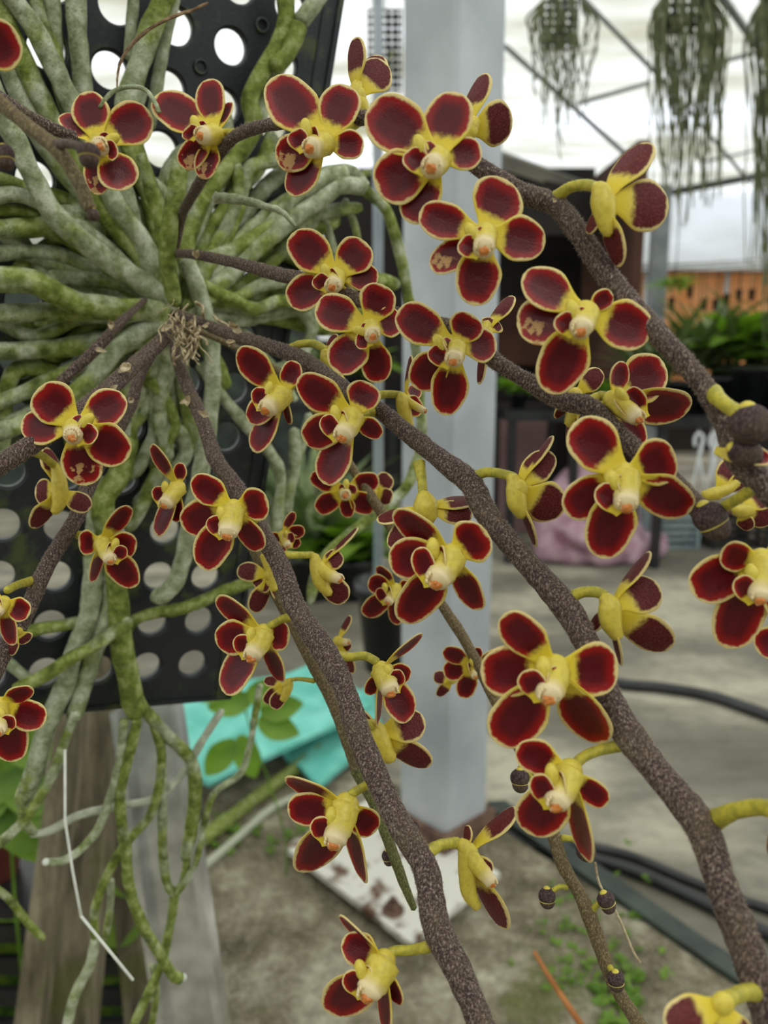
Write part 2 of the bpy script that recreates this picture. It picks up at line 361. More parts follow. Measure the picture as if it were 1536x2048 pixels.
# ------------------------------------------------------------------ steel post
PX, PY = .122, 1.575; a45 = math.radians(43); hw = .0655
rot = Matrix.Rotation(a45, 3, 'Z')
post = empty('steel_post', (PX, PY, 0))
def sq(h, c=(PX, PY)): return [Vector((c[0], c[1], 0)) + rot @ Vector((sx_ * h, sy_ * h, 0)) for sx_, sy_ in ((-1, -1), (1, -1), (1, 1), (-1, 1))]
def beveled(h, b):
    p = []
    for sx_, sy_ in ((-1, -1), (1, -1), (1, 1), (-1, 1)):
        q = [(sx_ * h, sy_ * (h - b)), (sx_ * (h - b), sy_ * h)]
        if sx_ * sy_ < 0: q = q[::-1]
        p += q
    return [Vector((PX, PY, .012)) + rot @ Vector((x, y, 0)) for x, y in p]
obj('shaft', prism(beveled(hw, .008), (0, 0, roofz(PY) - .03)), 'galvanised', post, smooth=False)
pl = [G(568, 1692, .03), G(822, 1886, .03), G(1000, 1745, .03), G(752, 1590, .03)]
bp = obj('base_plate', prism([p - Vector((0, 0, .012)) for p in pl], (0, 0, .012)), 'rusty_white', post, smooth=False); bp['label'] = 'white painted base plate with rust stains'
for (x, y) in ((786, 1822), (646, 1690)):
    g = G(x, y, .03); obj('bolt', join(cyl(g, g + Vector((0, 0, .004)), .020, 24), cyl(g + Vector((0, 0, .004)), g + Vector((0, 0, .016)), .013, 6), cyl(g, g + Vector((0, 0, .026)), .0065, 12)), 'rust', post, smooth=False)
foot = obj('foot_weld', prism([p + Vector((0, 0, .018)) for p in [Vector((v.x, v.y, 0)) for v in sq(hw + .012)]], (0, 0, .05)), 'rust', post, smooth=False)
tag(post, 'galvanised grey square steel post bolted to the concrete by a rusty white plate', 'post')
pp = tag(obj('water_pipe', cyl(P(757, 1200, 1.9) * 1, Vector((P(757, 1200, 1.9).x, P(757, 1200, 1.9).y, roofz(1.9))), .011, 20), 'white_pipe'), 'thin pale upright pipe left of the grey steel post', 'pipe')
V_ = Vector((P(757, 1200, 1.9).x, P(757, 1200, 1.9).y, 0)); pp2 = None

# ------------------------------------------------------------------ things on the ground
def ground_tube(name, pts, r, mat, label, cat, z=None, z0=-.03):
    C = [G(x, y, z0 + r) for x, y in pts]; C = catmull([tuple(c) for c in C], 60)
    V, F, _ = tube(C, [r] * len(C), 12); o = obj(name, (V, F), mat); return tag(o, label, cat)
ground_tube('garden_hose', [(1130, 1352), (1240, 1368), (1330, 1376), (1420, 1392), (1500, 1418), (1640, 1470)], .017, 'black_rubber', 'black hose lying alone in a curve on the pale concrete floor', 'hose')
ground_tube('garden_hose', [(960, 1622), (1060, 1672), (1160, 1690), (1260, 1712), (1380, 1762), (1480, 1800), (1640, 1850)], .010, 'black_rubber', 'thin black hose, farther of the two side by side along the kerb', 'hose')
ground_tube('garden_hose', [(960, 1640), (1060, 1690), (1160, 1712), (1260, 1740), (1380, 1792), (1460, 1832), (1560, 1878), (1640, 1910)], .013, 'black_rubber', 'thick glossy black hose, nearer of the two side by side along the kerb', 'hose')
tag(obj('edging_strip', prism([G(975, 1612, 0), G(1000, 1642, 0), G(1425, 1940, 0), G(1640, 2080, 0), G(1640, 2030, 0), G(1420, 1895, 0), G(1010, 1610, 0)], (0, 0, .012)), 'green_black', smooth=False), 'flat dark green edging strip along the kerb of mossy concrete', 'edging')
# tarp: folded cloth sheets
def cloth(quad, n, z, amp, sc, seed, th=.008):
    V = []; F = []
    for i in range(n + 1):
        for j in range(n + 1):
            s, t = i / n, j / n; p = (quad[0] * (1 - s) + quad[1] * s) * (1 - t) + (quad[3] * (1 - s) + quad[2] * s) * t
            p = p + Vector((0, 0, z + amp * (1 + noise.noise(Vector((s * sc + seed, t * sc, seed)))) * .5)); V.append(p)
    for i in range(n):
        for j in range(n): k = i * (n + 1) + j; F.append((k, k + 1, k + n + 2, k + n + 1))
    m = len(V); V += [v - Vector((0, 0, th)) for v in V]; F += [tuple(q + m for q in f[::-1]) for f in F]
    e = [i for i in range(n + 1)] + [i * (n + 1) + n for i in range(1, n + 1)] + [n * (n + 1) + j for j in range(n - 1, -1, -1)] + [i * (n + 1) for i in range(n - 1, 0, -1)]
    F += [(e[q], e[(q + 1) % len(e)], e[(q + 1) % len(e)] + m, e[q] + m) for q in range(len(e))]
    return V, F
tq = empty('tarpaulin', G(500, 1500, 0))
obj('upper_fold', cloth([G(250, 1470, .05), G(420, 1610, .05), G(745, 1440, .05), G(650, 1345, .05)], 24, .02, .05, 3.2, 1), 'tarp', tq)
obj('lower_fold', cloth([G(560, 1520, 0), G(640, 1600, 0), G(770, 1480, 0), G(742, 1385, 0)], 14, .015, .03, 2.5, 5), 'tarp', tq)
tag(tq, 'folded turquoise tarpaulin sheet lying on the ground below the black panel', 'tarpaulin')
mg = tag(obj('moss_bed', cloth([G(-260, 1830, 0), G(-160, 2150, 0), G(450, 2120, 0), G(385, 1850, 0)], 40, -.005, .06, 9, 3), 'moss_ground'), 'bright green moss bed on the ground at the foot of the wooden posts', 'moss')
mg['kind'] = 'stuff'
# weathered wooden legs + metal rail standing behind the panel
def leg_to_ground(x0, y0, d0, x1, y1, d1):
    a = P(x0, y0, d0); b = P(x1, y1, d1); t = (a.z + .0) / (a.z - b.z); return a, a + (b - a) * t
a, b = leg_to_ground(190, 1400, .92, 128, 2048, .90); a = a + (a - b) * .12
tag(obj('wooden_post', bar(a, b, .062, .05, Vector((0, 1, 0))), 'wood', smooth=False), 'broad weathered wooden post with green algae below the black panel', 'post')
a, b = leg_to_ground(150, 1400, .84, 62, 2048, .82)
tag(obj('wooden_post', bar(a, b, .024, .03, Vector((0, 1, 0))), 'wood', smooth=False), 'narrow pale wooden batten left of the broad wooden post', 'batten')
a, b = leg_to_ground(235, 1400, 1.0, 300, 2048, 1.0)
tag(obj('wooden_brace', bar(a, b, .05, .03, Vector((0, 1, 0))), 'wood', smooth=False), 'dark weathered wooden brace between the broad post and the metal rail', 'brace')
a, b = leg_to_ground(300, 1400, .78, 395, 2048, .78)
rl = empty('metal_rail', b)
V_, F_ = bar(a, b, .052, .02, Vector((0, 1, 0)))
obj('rail_face', (V_, F_), 'bright_metal', rl, smooth=False)
tt = (b - a).normalized(); sd = tt.cross(Vector((0, 1, 0))).normalized()
for s in (-1, 1):
    V_, F_ = bar(a + sd * s * .027 - Vector((0, .012, 0)), b + sd * s * .027 - Vector((0, .012, 0)), .007, .026, Vector((0, 1, 0))); obj('flange', (V_, F_), 'bright_metal', rl, smooth=False)
tag(rl, 'shiny slanting metal rail standing on the ground below the panel', 'rail')

# pots, crates at lower left
def potv(c, r, h, t=.08):
    V = []; F = []; seg = 24; prof = [(.72, 0), (.98, .86), (1.1, .86), (1.1, 1), (.96, 1), (.9, .8), (0.01, .78)]
    for rr, z in prof:
        V += [Vector((c[0] + r * rr * math.cos(6.2832 * k / seg), c[1] + r * rr * math.sin(6.2832 * k / seg), c[2] + h * z)) for k in range(seg)]
    for j in range(len(prof) - 1):
        for k in range(seg): F.append((j * seg + k, j * seg + (k + 1) % seg, (j + 1) * seg + (k + 1) % seg, (j + 1) * seg + k))
    F.append(tuple(range(seg))[::-1]); return V, F
c = G(-12, 1800, .0); 
shelf_z = .30
def slatbox(c, sx_, sy_, h, n=5):
    ps = []
    for i in range(n):
        z = h * i / n
        ps += [box((c[0] - sx_, c[1] - sy_, c[2] + z), (c[0] + sx_, c[1] - sy_ + .008, c[2] + z + h / n * .55)), box((c[0] - sx_, c[1] + sy_ - .008, c[2] + z), (c[0] + sx_, c[1] + sy_, c[2] + z + h / n * .55)),
               box((c[0] - sx_, c[1] - sy_, c[2] + z), (c[0] - sx_ + .008, c[1] + sy_, c[2] + z + h / n * .55)), box((c[0] + sx_ - .008, c[1] - sy_, c[2] + z), (c[0] + sx_, c[1] + sy_, c[2] + z + h / n * .55))]
    for sx2 in (-1, 1):
        for sy2 in (-1, 1): ps.append(box((c[0] + sx2 * sx_ - .01, c[1] + sy2 * sy_ - .01, c[2]), (c[0] + sx2 * sx_ + .01, c[1] + sy2 * sy_ + .01, c[2] + h)))
    ps.append(box((c[0] - sx_, c[1] - sy_, c[2] + h - .012), (c[0] + sx_, c[1] + sy_, c[2] + h)))
    return join(*ps)
cc = G(30, 1790, .28); cc = Vector((cc.x - .06, cc.y + .12, 0))
tag(obj('plastic_crate', slatbox(cc, .24, .16, .285, 6), 'black_rubber', smooth=False), 'black slatted plastic crate on the ground at lower left', 'crate')
pc = G(-20, 1745, .285); pc = Vector((pc.x, pc.y, .285))
fp = empty('flower_pot', pc); obj('pot', potv(pc, .052, .085), 'terracotta', fp, origin=pc); V_, F_ = cyl(pc + Vector((0, 0, .06)), pc + Vector((0, 0, .072)), .046, 20); obj('soil', (V_, F_), 'soil', fp, smooth=False)
tag(fp, 'small reddish terracotta pot of soil on the black crate at the left edge', 'plant pot')

# leafy plants
def leafmesh(base, d, ln, wd, up, n=8, curl=.3, th=.0):
    d = Vector(d).normalized(); s = d.cross(up).normalized(); u = s.cross(d).normalized(); V = []; F = []
    for i in range(n + 1):
        t = i / n; wv = wd * .5 * math.sin(math.pi * min(1, t * .93 + .05)) ** .8; c = Vector(base) + d * ln * t - u * (curl * ln * t * t)
        V += [c - s * wv + u * wv * .3, c, c + s * wv + u * wv * .3]
    for i in range(n):
        k = i * 3; F += [(k, k + 1, k + 4, k + 3), (k + 1, k + 2, k + 5, k + 4)]
    return V, F
def foliage(c, n, ln, wd, spread, rnd, lift=.6, curl=.3):
    ps = []
    for _ in range(n):
        a = rnd.random() * 6.283; e = rnd.uniform(lift * .4, lift * 1.6)
        b = Vector(c) + Vector((rnd.uniform(-1, 1), rnd.uniform(-1, 1), rnd.uniform(0, .8))) * spread
        ps.append(leafmesh(b, (math.cos(a), math.sin(a), e), ln * rnd.uniform(.6, 1.2), wd * rnd.uniform(.7, 1.2), Vector((0, 0, 1)), 5, curl * rnd.uniform(.3, 1.5)))
    return join(*ps)
rn = random.Random(3)
def ivy(name, pts, d, sz, label, stempts, mat='leaf'):
    g = empty(name, P(stempts[0][0], stempts[0][1], d))
    g0 = P(stempts[0][0], stempts[0][1], d); C = catmull([(g0.x, g0.y, -.02)] + [tuple(P(x, y, d)) for x, y in stempts], 24); V, F, _ = tube(C, [.002] * len(C), 6); obj('stem', (V, F), mat, g)
    for (x, y, ax, ay) in pts:
        b = P(x, y, d); dd = RV * ax - UV_ * ay - FV * .25
        obj('leaf', leafmesh(b, dd, sz, sz * .62, (FV * -1 + UV_ * .3).normalized(), 8, .15), mat, g)
    return tag(g, label, 'plant')
ivy('vine_seedling', [(505, 1400, -1, .1), (515, 1440, .8, .2), (520, 1425, 1.1, -.3), (470, 1480, -.8, .9), (480, 1470, .4, 1), (460, 1385, -1, -.2), (490, 1392, 1, -.2)], 1.6, .085, 'small green leafy vine in front of the turquoise tarpaulin', [(570, 1675), (540, 1570), (505, 1470), (480, 1380)])
ivy('young_shrub', [(10, 1545, .6, .3), (20, 1590, .5, 1), (40, 1520, .2, -1), (-10, 1560, -.4, -1), (25, 1540, -.6, .8), (50, 1570, .7, .4), (200, 1690, .9, .8), (30, 1610, 1, .2), (205, 1880, .7, -.7), (60, 1530, -1, .5), (15, 1510, 1, -.4), (-5, 1600, .9, .9)], 1.0, .085, 'bright yellow green leafy shrub at the left edge below the panel', [(30, 1800), (20, 1600), (10, 1480)])
# small weeds on the kerb
wd = []
for k in range(70):
    x = rn.gauss(1190, 80); y = rn.gauss(1900, 70)
    g = G(x, y, 0); wd.append(foliage(g + Vector((0, 0, .002)), 5, .010, .008, .005, rn, .6, .1))
for k in range(26):
    g = G(rn.gauss(1235, 24), rn.gauss(2000, 30), 0); wd.append(foliage(g, 5, .016, .012, .006, rn, .8, .1))
for k in range(20):
    g = G(rn.gauss(470, 60), rn.gauss(1680, 24), 0); wd.append(foliage(g, 5, .016, .012, .006, rn, .8, .1))
wo_ = tag(obj('weeds', join(*wd), 'leaf'), 'tiny bright green weeds growing on the mossy concrete', 'weeds'); wo_['kind'] = 'stuff'
gt = catmull([tuple(P(1068, 1903, .55)), tuple(P(1110, 1972, .53)), tuple(P(1190, 2090, .50))], 14); V, F, _ = tube(gt, [.0012 + .0012 * i / len(gt) for i in range(len(gt))], 6, flat=.4)
tag(obj('dry_leaf_blade', (V, F), 'orange_twig'), 'narrow orange brown dry leaf blade rising from the bottom edge', 'leaf')
for pts, lb in (([(1190, 1725), (1200, 1770), (1235, 1830), (1265, 1900), (1280, 1925)], 'thin tan dry tendril hanging on the spike of small closed buds'),):
    C = catmull([tuple(P(x, y, .26)) for x, y in pts], 30); V, F, _ = tube(C, [.0004] * len(C), 5); tendril = (V, F)
# slabs/roots: fallen stems behind lower middle
for pts, r, lb in (([(380, 1700), (480, 1620), (560, 1560), (640, 1500)], .016, 'green mossy stick lying on the ground below the turquoise tarpaulin'), ([(400, 1740), (470, 1680), (540, 1620), (600, 1590)], .009, 'pale bare stick lying in front of the mossy stick')):
    C = catmull([tuple(G(x, y, r)) for x, y in pts], 20); V, F, _ = tube(C, [r] * len(C), 10, .2, bs=20); tag(obj('stick', (V, F), 'root' if r > .01 else 'root_pale'), lb, 'stick')

# ------------------------------------------------------------------ background right: shed, benches, plants
sy = 4.7
def X(px, Y, z=0): # world x at world Y,z for pixel px
    d = Y * math.cos(PITCH) + (1 - z) * math.sin(PITCH); return (px - 768) / FPX * d
shed = empty('shed', (X(1100, sy), sy, -.03))
x0, x1 = X(640, sy), X(1258, sy)
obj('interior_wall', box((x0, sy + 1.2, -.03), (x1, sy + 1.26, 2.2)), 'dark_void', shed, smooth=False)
obj('side_wall', box((x1 - .06, sy + .02, -.03), (x1, sy + 1.26, 2.1)), 'brown_wall', shed, smooth=False)
obj('red_panel', box((X(990, sy + 1.1), sy + 1.1, .9), (X(1085, sy + 1.1), sy + 1.14, 1.35)), 'brown_wall', shed, smooth=False)
obj('roof', prism([P(1000, 305, 4.5), P(1190, 372, 4.9), P(1275, 400, 6.2), P(1000, 300, 6.2)], (0, 0, -.03)), 'eave', shed, smooth=False)
obj('fascia', prism([P(1000, 308, 4.5), P(1190, 374, 4.9), P(1190, 398, 4.9), P(1000, 338, 4.5)], (0, .03, 0)), 'eave', shed, smooth=False)
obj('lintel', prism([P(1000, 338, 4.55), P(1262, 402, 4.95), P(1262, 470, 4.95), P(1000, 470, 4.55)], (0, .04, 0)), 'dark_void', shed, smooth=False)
tag(shed, 'dark open fronted shed behind the right side of the grey post', 'shed')
# bench
def bench(x0, x1, y0, y1, z, label, mat='black_rubber'):
    b = empty('plant_bench', ((x0 + x1) / 2, y0, -.03)); obj('bench_top', box((x0, y0, z - .05), (x1, y1, z)), mat, b, smooth=False)
    for x in (x0 + .04, (x0 + x1) / 2, x1 - .04):
        for y in (y0 + .04, y1 - .04): obj('leg', box((x - .02, y - .02, -.03), (x + .02, y + .02, z - .05)), mat, b, smooth=False)
    return tag(b, label, 'bench')
bz = .72
bench(X(1000, 4.0), X(1275, 4.0), 3.95, 4.6, bz, 'black plant bench right behind the grey post, with red flowered plants')
bench(X(1290, 3.9), X(1900, 3.9), 3.85, 4.6, bz - .02, 'long black plant bench at the right edge, with tall green plants')
bench(X(480, 4.4), X(800, 4.4), 4.4, 5.2, bz, 'black plant bench left of the grey post')
tag(obj('pink_board', box((X(1015, 4.2), 4.7, -.03), (X(1135, 4.2), 4.74, .66)), 'pink_board', smooth=False), 'dusty pink board standing under the bench behind the grey post', 'board')
bd = box((X(1290, 6.9), 6.9, .2), (X(1700, 6.9), 6.94, 1.62))
on = empty('shade_screen', (X(1450, 6.9), 6.9, -.03)); obj('screen', box((X(1262, 6.9), 6.9, .5), (X(1800, 6.9), 6.94, 1.62)), 'orange_net', on, smooth=False)
obj('rail', box((X(1262, 6.9), 6.77, 1.62), (X(1800, 6.9), 6.92, 1.68)), 'white_plastic', on, smooth=False)
for xx in (1266, 1420, 1600): obj('upright', box((X(xx, 6.9), 6.88, -.03), (X(xx + 8, 6.9), 6.93, 1.62)), 'white_plastic', on, smooth=False)
tag(on, 'long orange screen with a white top rail behind the plants at right', 'screen')
pr = random.Random(11)
def potted(px, Y, z, kind, label, s=1.0):
    c = Vector((X(px, Y, z), Y, z)); g = empty('potted_plant', c)
    obj('pot', potv(c, .055 * s, .09 * s), 'black_rubber', g, origin=c)
    obj('foliage', foliage(c + Vector((0, 0, .09 * s)), 60, (.22 if kind else .12) * s, (.018 if kind else .06) * s, .05 * s, pr, 1.6 if kind else .7, .5), 'leaf_dark' if kind else 'leaf', g)
    return tag(g, label, 'plant', 'potted plants on the benches')
lbls = ['rosette plant in a black pot on the bench, first right of the grey post', 'rosette plant in a black pot on the bench, second right of the grey post', 'plant on the bench below the shed corner', 'bushy plant on the left end of the long right hand bench', 'grassy plant second from the left on the long right bench', 'grassy plant third from the left on the long right bench', 'leafy plant fourth from the left on the long right bench', 'grassy plant at the right edge of the picture on the long bench']
for i, (x, k, s) in enumerate(((1035, 0, .8), (1110, 0, .7), (1215, 0, .8), (1305, 1, 1.4), (1365, 1, 1.7), (1420, 1, 2.0), (1475, 0, 2.6), (1535, 1, 2.0))): potted(x, 4.15, bz if x < 1280 else bz - .02, k, lbls[i], s)
for i, (x, s) in enumerate(((560, 1.5), (650, 1.3), (715, 1.6))): potted(x, 4.7, bz, i % 2, ('bushy plant', 'grassy plant', 'leafy plant')[i] + ' on the bench left of the post, ' + ('leftmost', 'middle', 'rightmost') [i] + ' of three', s)
for i, (x, s) in enumerate(((620, 2.2), (700, 2.0))): potted(x, 3.4, -.03, 1 - i, 'large green plant standing on the ground ' + ('under the left end of the left bench' if i == 0 else 'just left of the grey post'), s)
# small pots hanging before the screen
for k in range(16):
    x = 1345 + (k % 8) * 27 + pr.uniform(-9, 9); z = (1.36 if k < 8 else 1.1) + pr.uniform(-.07, .05); Y = 6.8; c = Vector((X(x, Y, z), Y, z))
    g = obj('hanging_pot', join(potv(c, .024, .09), cyl(c + Vector((0, 0, .07)), c + Vector((0, 0, 1.66 - z)), .003, 5)), 'dark_void')
    row = 'upper' if k < 8 else 'lower'; nth = ('first', 'second', 'third', 'fourth', 'fifth', 'sixth', 'seventh', 'eighth')[k % 8]
    tag(g, f'small dark pot hanging before the orange screen, {nth} from the left in the {row} row', 'pot', 'small pots hanging before the orange screen')
# sack
sc = G(1190, 1128, -.03); sc.z = -.03
V, F = ball((0, 0, 0), (Vector((.27, 0, 0)), Vector((0, .16, 0)), Vector((0, 0, .28))), 40, 24)
V2 = []
for v in V:
    z = v[2] + .17; k = 1.25 - .45 * max(0, z) / .4; x = v[0] * k * (1 + .3 * (v[0] > 0) * (z < .14)); q = Vector((x, v[1] * k, max(0, z) * (1.2 if v[0] < 0 else .85)))
    q += Vector((1, 1, 1)) * .035 * noise.noise(q * 9); q.z = max(0, q.z); V2.append(sc + q + Vector((0, .1, 0)))
sk = tag(obj('plastic_sack', (V2, F), 'pink_sack'), 'crumpled pink and white plastic sack slumped on the floor under the bench', 'sack')
# white hooks hanging
for i, x in enumerate((1398, 1428, 1450)):
    g0 = P(x, 872, 3.7); pts = [(x - 8, 892), (x - 8, 876), (x, 866), (x + 8, 876), (x + 4, 896), (x, 912)]
    C = catmull([tuple(P(a, b, 3.86)) for a, b in pts], 24); V, F, _ = tube(C, [.008] * len(C), 8)
    wr = [cyl(P(x, 912, 3.86), P(x + dx, 985, 3.86 + dz), .0045, 5) for dx, dz in ((-16, 0), (-2, .1), (14, 0))]
    h = empty('pot_hanger', P(x, 985, 3.86)); obj('hook', join((V, F), cyl(P(x, 868, 3.86), P(x, 850, 3.9), .004, 6)), 'white_plastic', h); obj('wires', join(*wr), 'white_plastic', h)
    V, F = ring(.045, .05, 0, .008); q = P(x, 990, 3.86); obj('ring', ([Vector(v) + q for v in V], F), 'white_plastic', h)
    tag(h, 'white plastic pot hanger with a hooked top under the right bench, ' + ('leftmost', 'middle', 'rightmost')[i] + ' of three', 'hanger', 'white pot hangers')
for i, (x, y, Y, s) in enumerate(((1165, 1050, 4.5, .09), (1325, 1000, 4.4, .12), (1460, 990, 4.4, .12))):
    c = Vector((X(x, Y, 0), Y, -.03)); tag(obj('plastic_crate', slatbox(c, s * 1.2, s, s * 1.6, 5), ('black_rubber', 'cyan_crate', 'black_rubber')[i], smooth=False), ('black slatted crate behind the pink sack', 'pale grey slatted crate under the long right bench', 'black slatted crate under the long bench near the right edge')[i], 'crate')
c = Vector((X(772, 2.6), 2.6, -.03)); tag(obj('planter', potv(c, .095, .30), 'black_rubber', origin=c), 'tall black plastic pot on the floor just left of the steel post', 'plant pot')
# left background wall of the dark greenhouse side
tag(obj('dark_screen', box((X(-400, 6.2), 6.2, -.03), (X(640, 6.2), 6.26, 1.55)), 'green_black', smooth=False), 'dark green screen seen far behind the perforated panel', 'screen')

# hanging mounts in the background (perforated plates with dangling roots)
hm_lbl = ['perforated black mount hanging high between panel and post', 'perforated mount hanging just right of the post with long thin roots', 'perforated mount with a dense green root curtain, top right', 'root curtain hanging from a mount cut by the right edge']
def mount(i, x0, y0, x1, y1, d, roots, wspread, mat, cols):
    s = (x1 - x0) / cols * d / FPX; rows = max(2, int((y1 - y0) / ((x1 - x0) / cols)))
    V, F = holeplate(-.5, cols - .5, -.5, rows - .5, {(a, b) for a in range(cols) for b in range(rows)}, .27, .25, 16)
    o = P(x0, y0, d); g = empty('hanging_mount', o)
    up = Vector((0, 0, 1)); obj('plate', xf((V, F), o + RV * s * .5, RV * s, -up * s, FV * s), 'plastic', g, smooth=False)
    rr = random.Random(i + 40); ps = []
    for k in range(roots):
        x = rr.uniform(x0 - wspread, x1 + wspread); y = rr.uniform(y0 + (y1 - y0) * .2, y1) if x0 < x < x1 else y0 + (y1 - y0) * .5
        xs = min(max(x, x0), x1); L = rr.uniform(.35, 1.0) * (mat if mat else 200); pts = [(xs, y - 12)]; yy = y; xx = x; n = 7
        for q in range(n):
            yy += L / n; xx += rr.uniform(-9, 9) + (((x0 + x1) / 2 - xx) * .05); pts.append((xx, yy))
        dd = d + rr.uniform(-.06, .03)
        C = catmull([tuple(P(a, b, dd)) for a, b in pts], 21); V, F, _ = tube(C, [rr.uniform(1.2, 3.2) * d / FPX * (1 - .5 * q / len(C)) for q in range(len(C))], 5, cap=False); ps.append((V, F))
    r_ = obj('roots', join(*ps), 'dangling_root', g)
    mid = P((x0 + x1) / 2, y0, d); V, F = cyl(mid, Vector((mid.x, mid.y, roofz(mid.y))), .0015, 6); obj('wire', (V, F), 'dark_steel', g)
    tag(g, hm_lbl[i], 'plant mount')
mount(0, 735, 25, 805, 190, 2.2, 8, 4, 60, 5)
mount(1, 1088, -70, 1162, 95, 1.9, 46, 34, 260, 5)
mount(2, 1338, -80, 1410, 66, 1.7, 95, 46, 430, 4)
mount(3, 1525, -60, 1600, 80, 1.8, 90, 36, 640, 4)
g = P(1350, 575, 2.6); hp = empty('hanging_airplant', g); obj('foliage', foliage(g, 60, .07, .012, .035, pr, .3, .4), 'leaf', hp)
V, F = cyl(g, Vector((g.x, g.y, roofz(g.y))), .0015, 6); obj('wire', (V, F), 'dark_steel', hp); tag(hp, 'small tufted green air plant hanging on a wire before the orange screen', 'plant')

# ------------------------------------------------------------------ perforated panel (fitted plane)
D0 = .42; PIT = .0559 * D0
def camv(x, y, z): return RV * x - UV_ * y + FV * z
PO = CAM + camv(-.2298, .183, 1) * D0
PU = camv(.839, .041, .543).normalized(); PV = camv(-.187, .958, .217).normalized(); PN = PU.cross(PV).normalized()
if PN.dot(FV) < 0: PN = -PN
def pdepth(px, py):
    r = FV + (px - 768) / FPX * RV - (py - 1024) / FPX * UV_
    return (PO - CAM).dot(PN) / r.dot(PN)
holes = {(i, j) for i in range(-7, 1) for j in range(-14, 1)}
panel = empty('perforated_panel', PO)
obj('plate', xf(holeplate(-7.6, .98, -14.6, .86, holes, .295, .16), PO, PU * PIT, PV * PIT, PN * PIT), 'plastic', panel, smooth=False)
obj('rim', xf(join(box((.90, -14.6, -.05), (1.0, .88, .55)), box((-7.6, .80, -.05), (1.0, .90, .55)), box((.62, -14.6, -.03), (.68, .8, .0))), PO, PU * PIT, PV * PIT, PN * PIT), 'plastic', panel, smooth=False)
bos = [ring(.13, .10, -.05, .0, 20) for _ in range(1)]
for (i, j) in ((-1.5, -11.5), (-.5, -12.5), (-2.5, -2.5), (-.5, -2.5), (-1.5, -.5)):
    V, F = ring(.13, .09, -.04, .0, 20); obj('boss', xf(([(v[0] + i, v[1] + j, v[2]) for v in V], F), PO, PU * PIT, PV * PIT, PN * PIT), 'plastic', panel)
for i in (-5, 0):
    a = PO + PU * PIT * (i + .4) + PV * PIT * -14.2; V, F, _ = tube([a, a + Vector((0, 0, .3)), Vector((PO.x - .05, PO.y, 2.4)), Vector((PO.x - .05, PO.y, roofz(PO.y)))], [.0012] * 4, 6); obj('hanging_wire', (V, F), 'dark_steel', panel)
tag(panel, 'black plastic panel with rows of round holes behind the orchid roots', 'panel')
def RP(px, py, h):
    """point h metres in front of the panel plane, seen at the pixel"""
    d = pdepth(px, py); r = FV + (px - 768) / FPX * RV - (py - 1024) / FPX * UV_
    return CAM + r * (d - h / r.dot(PN)), d - h / r.dot(PN)

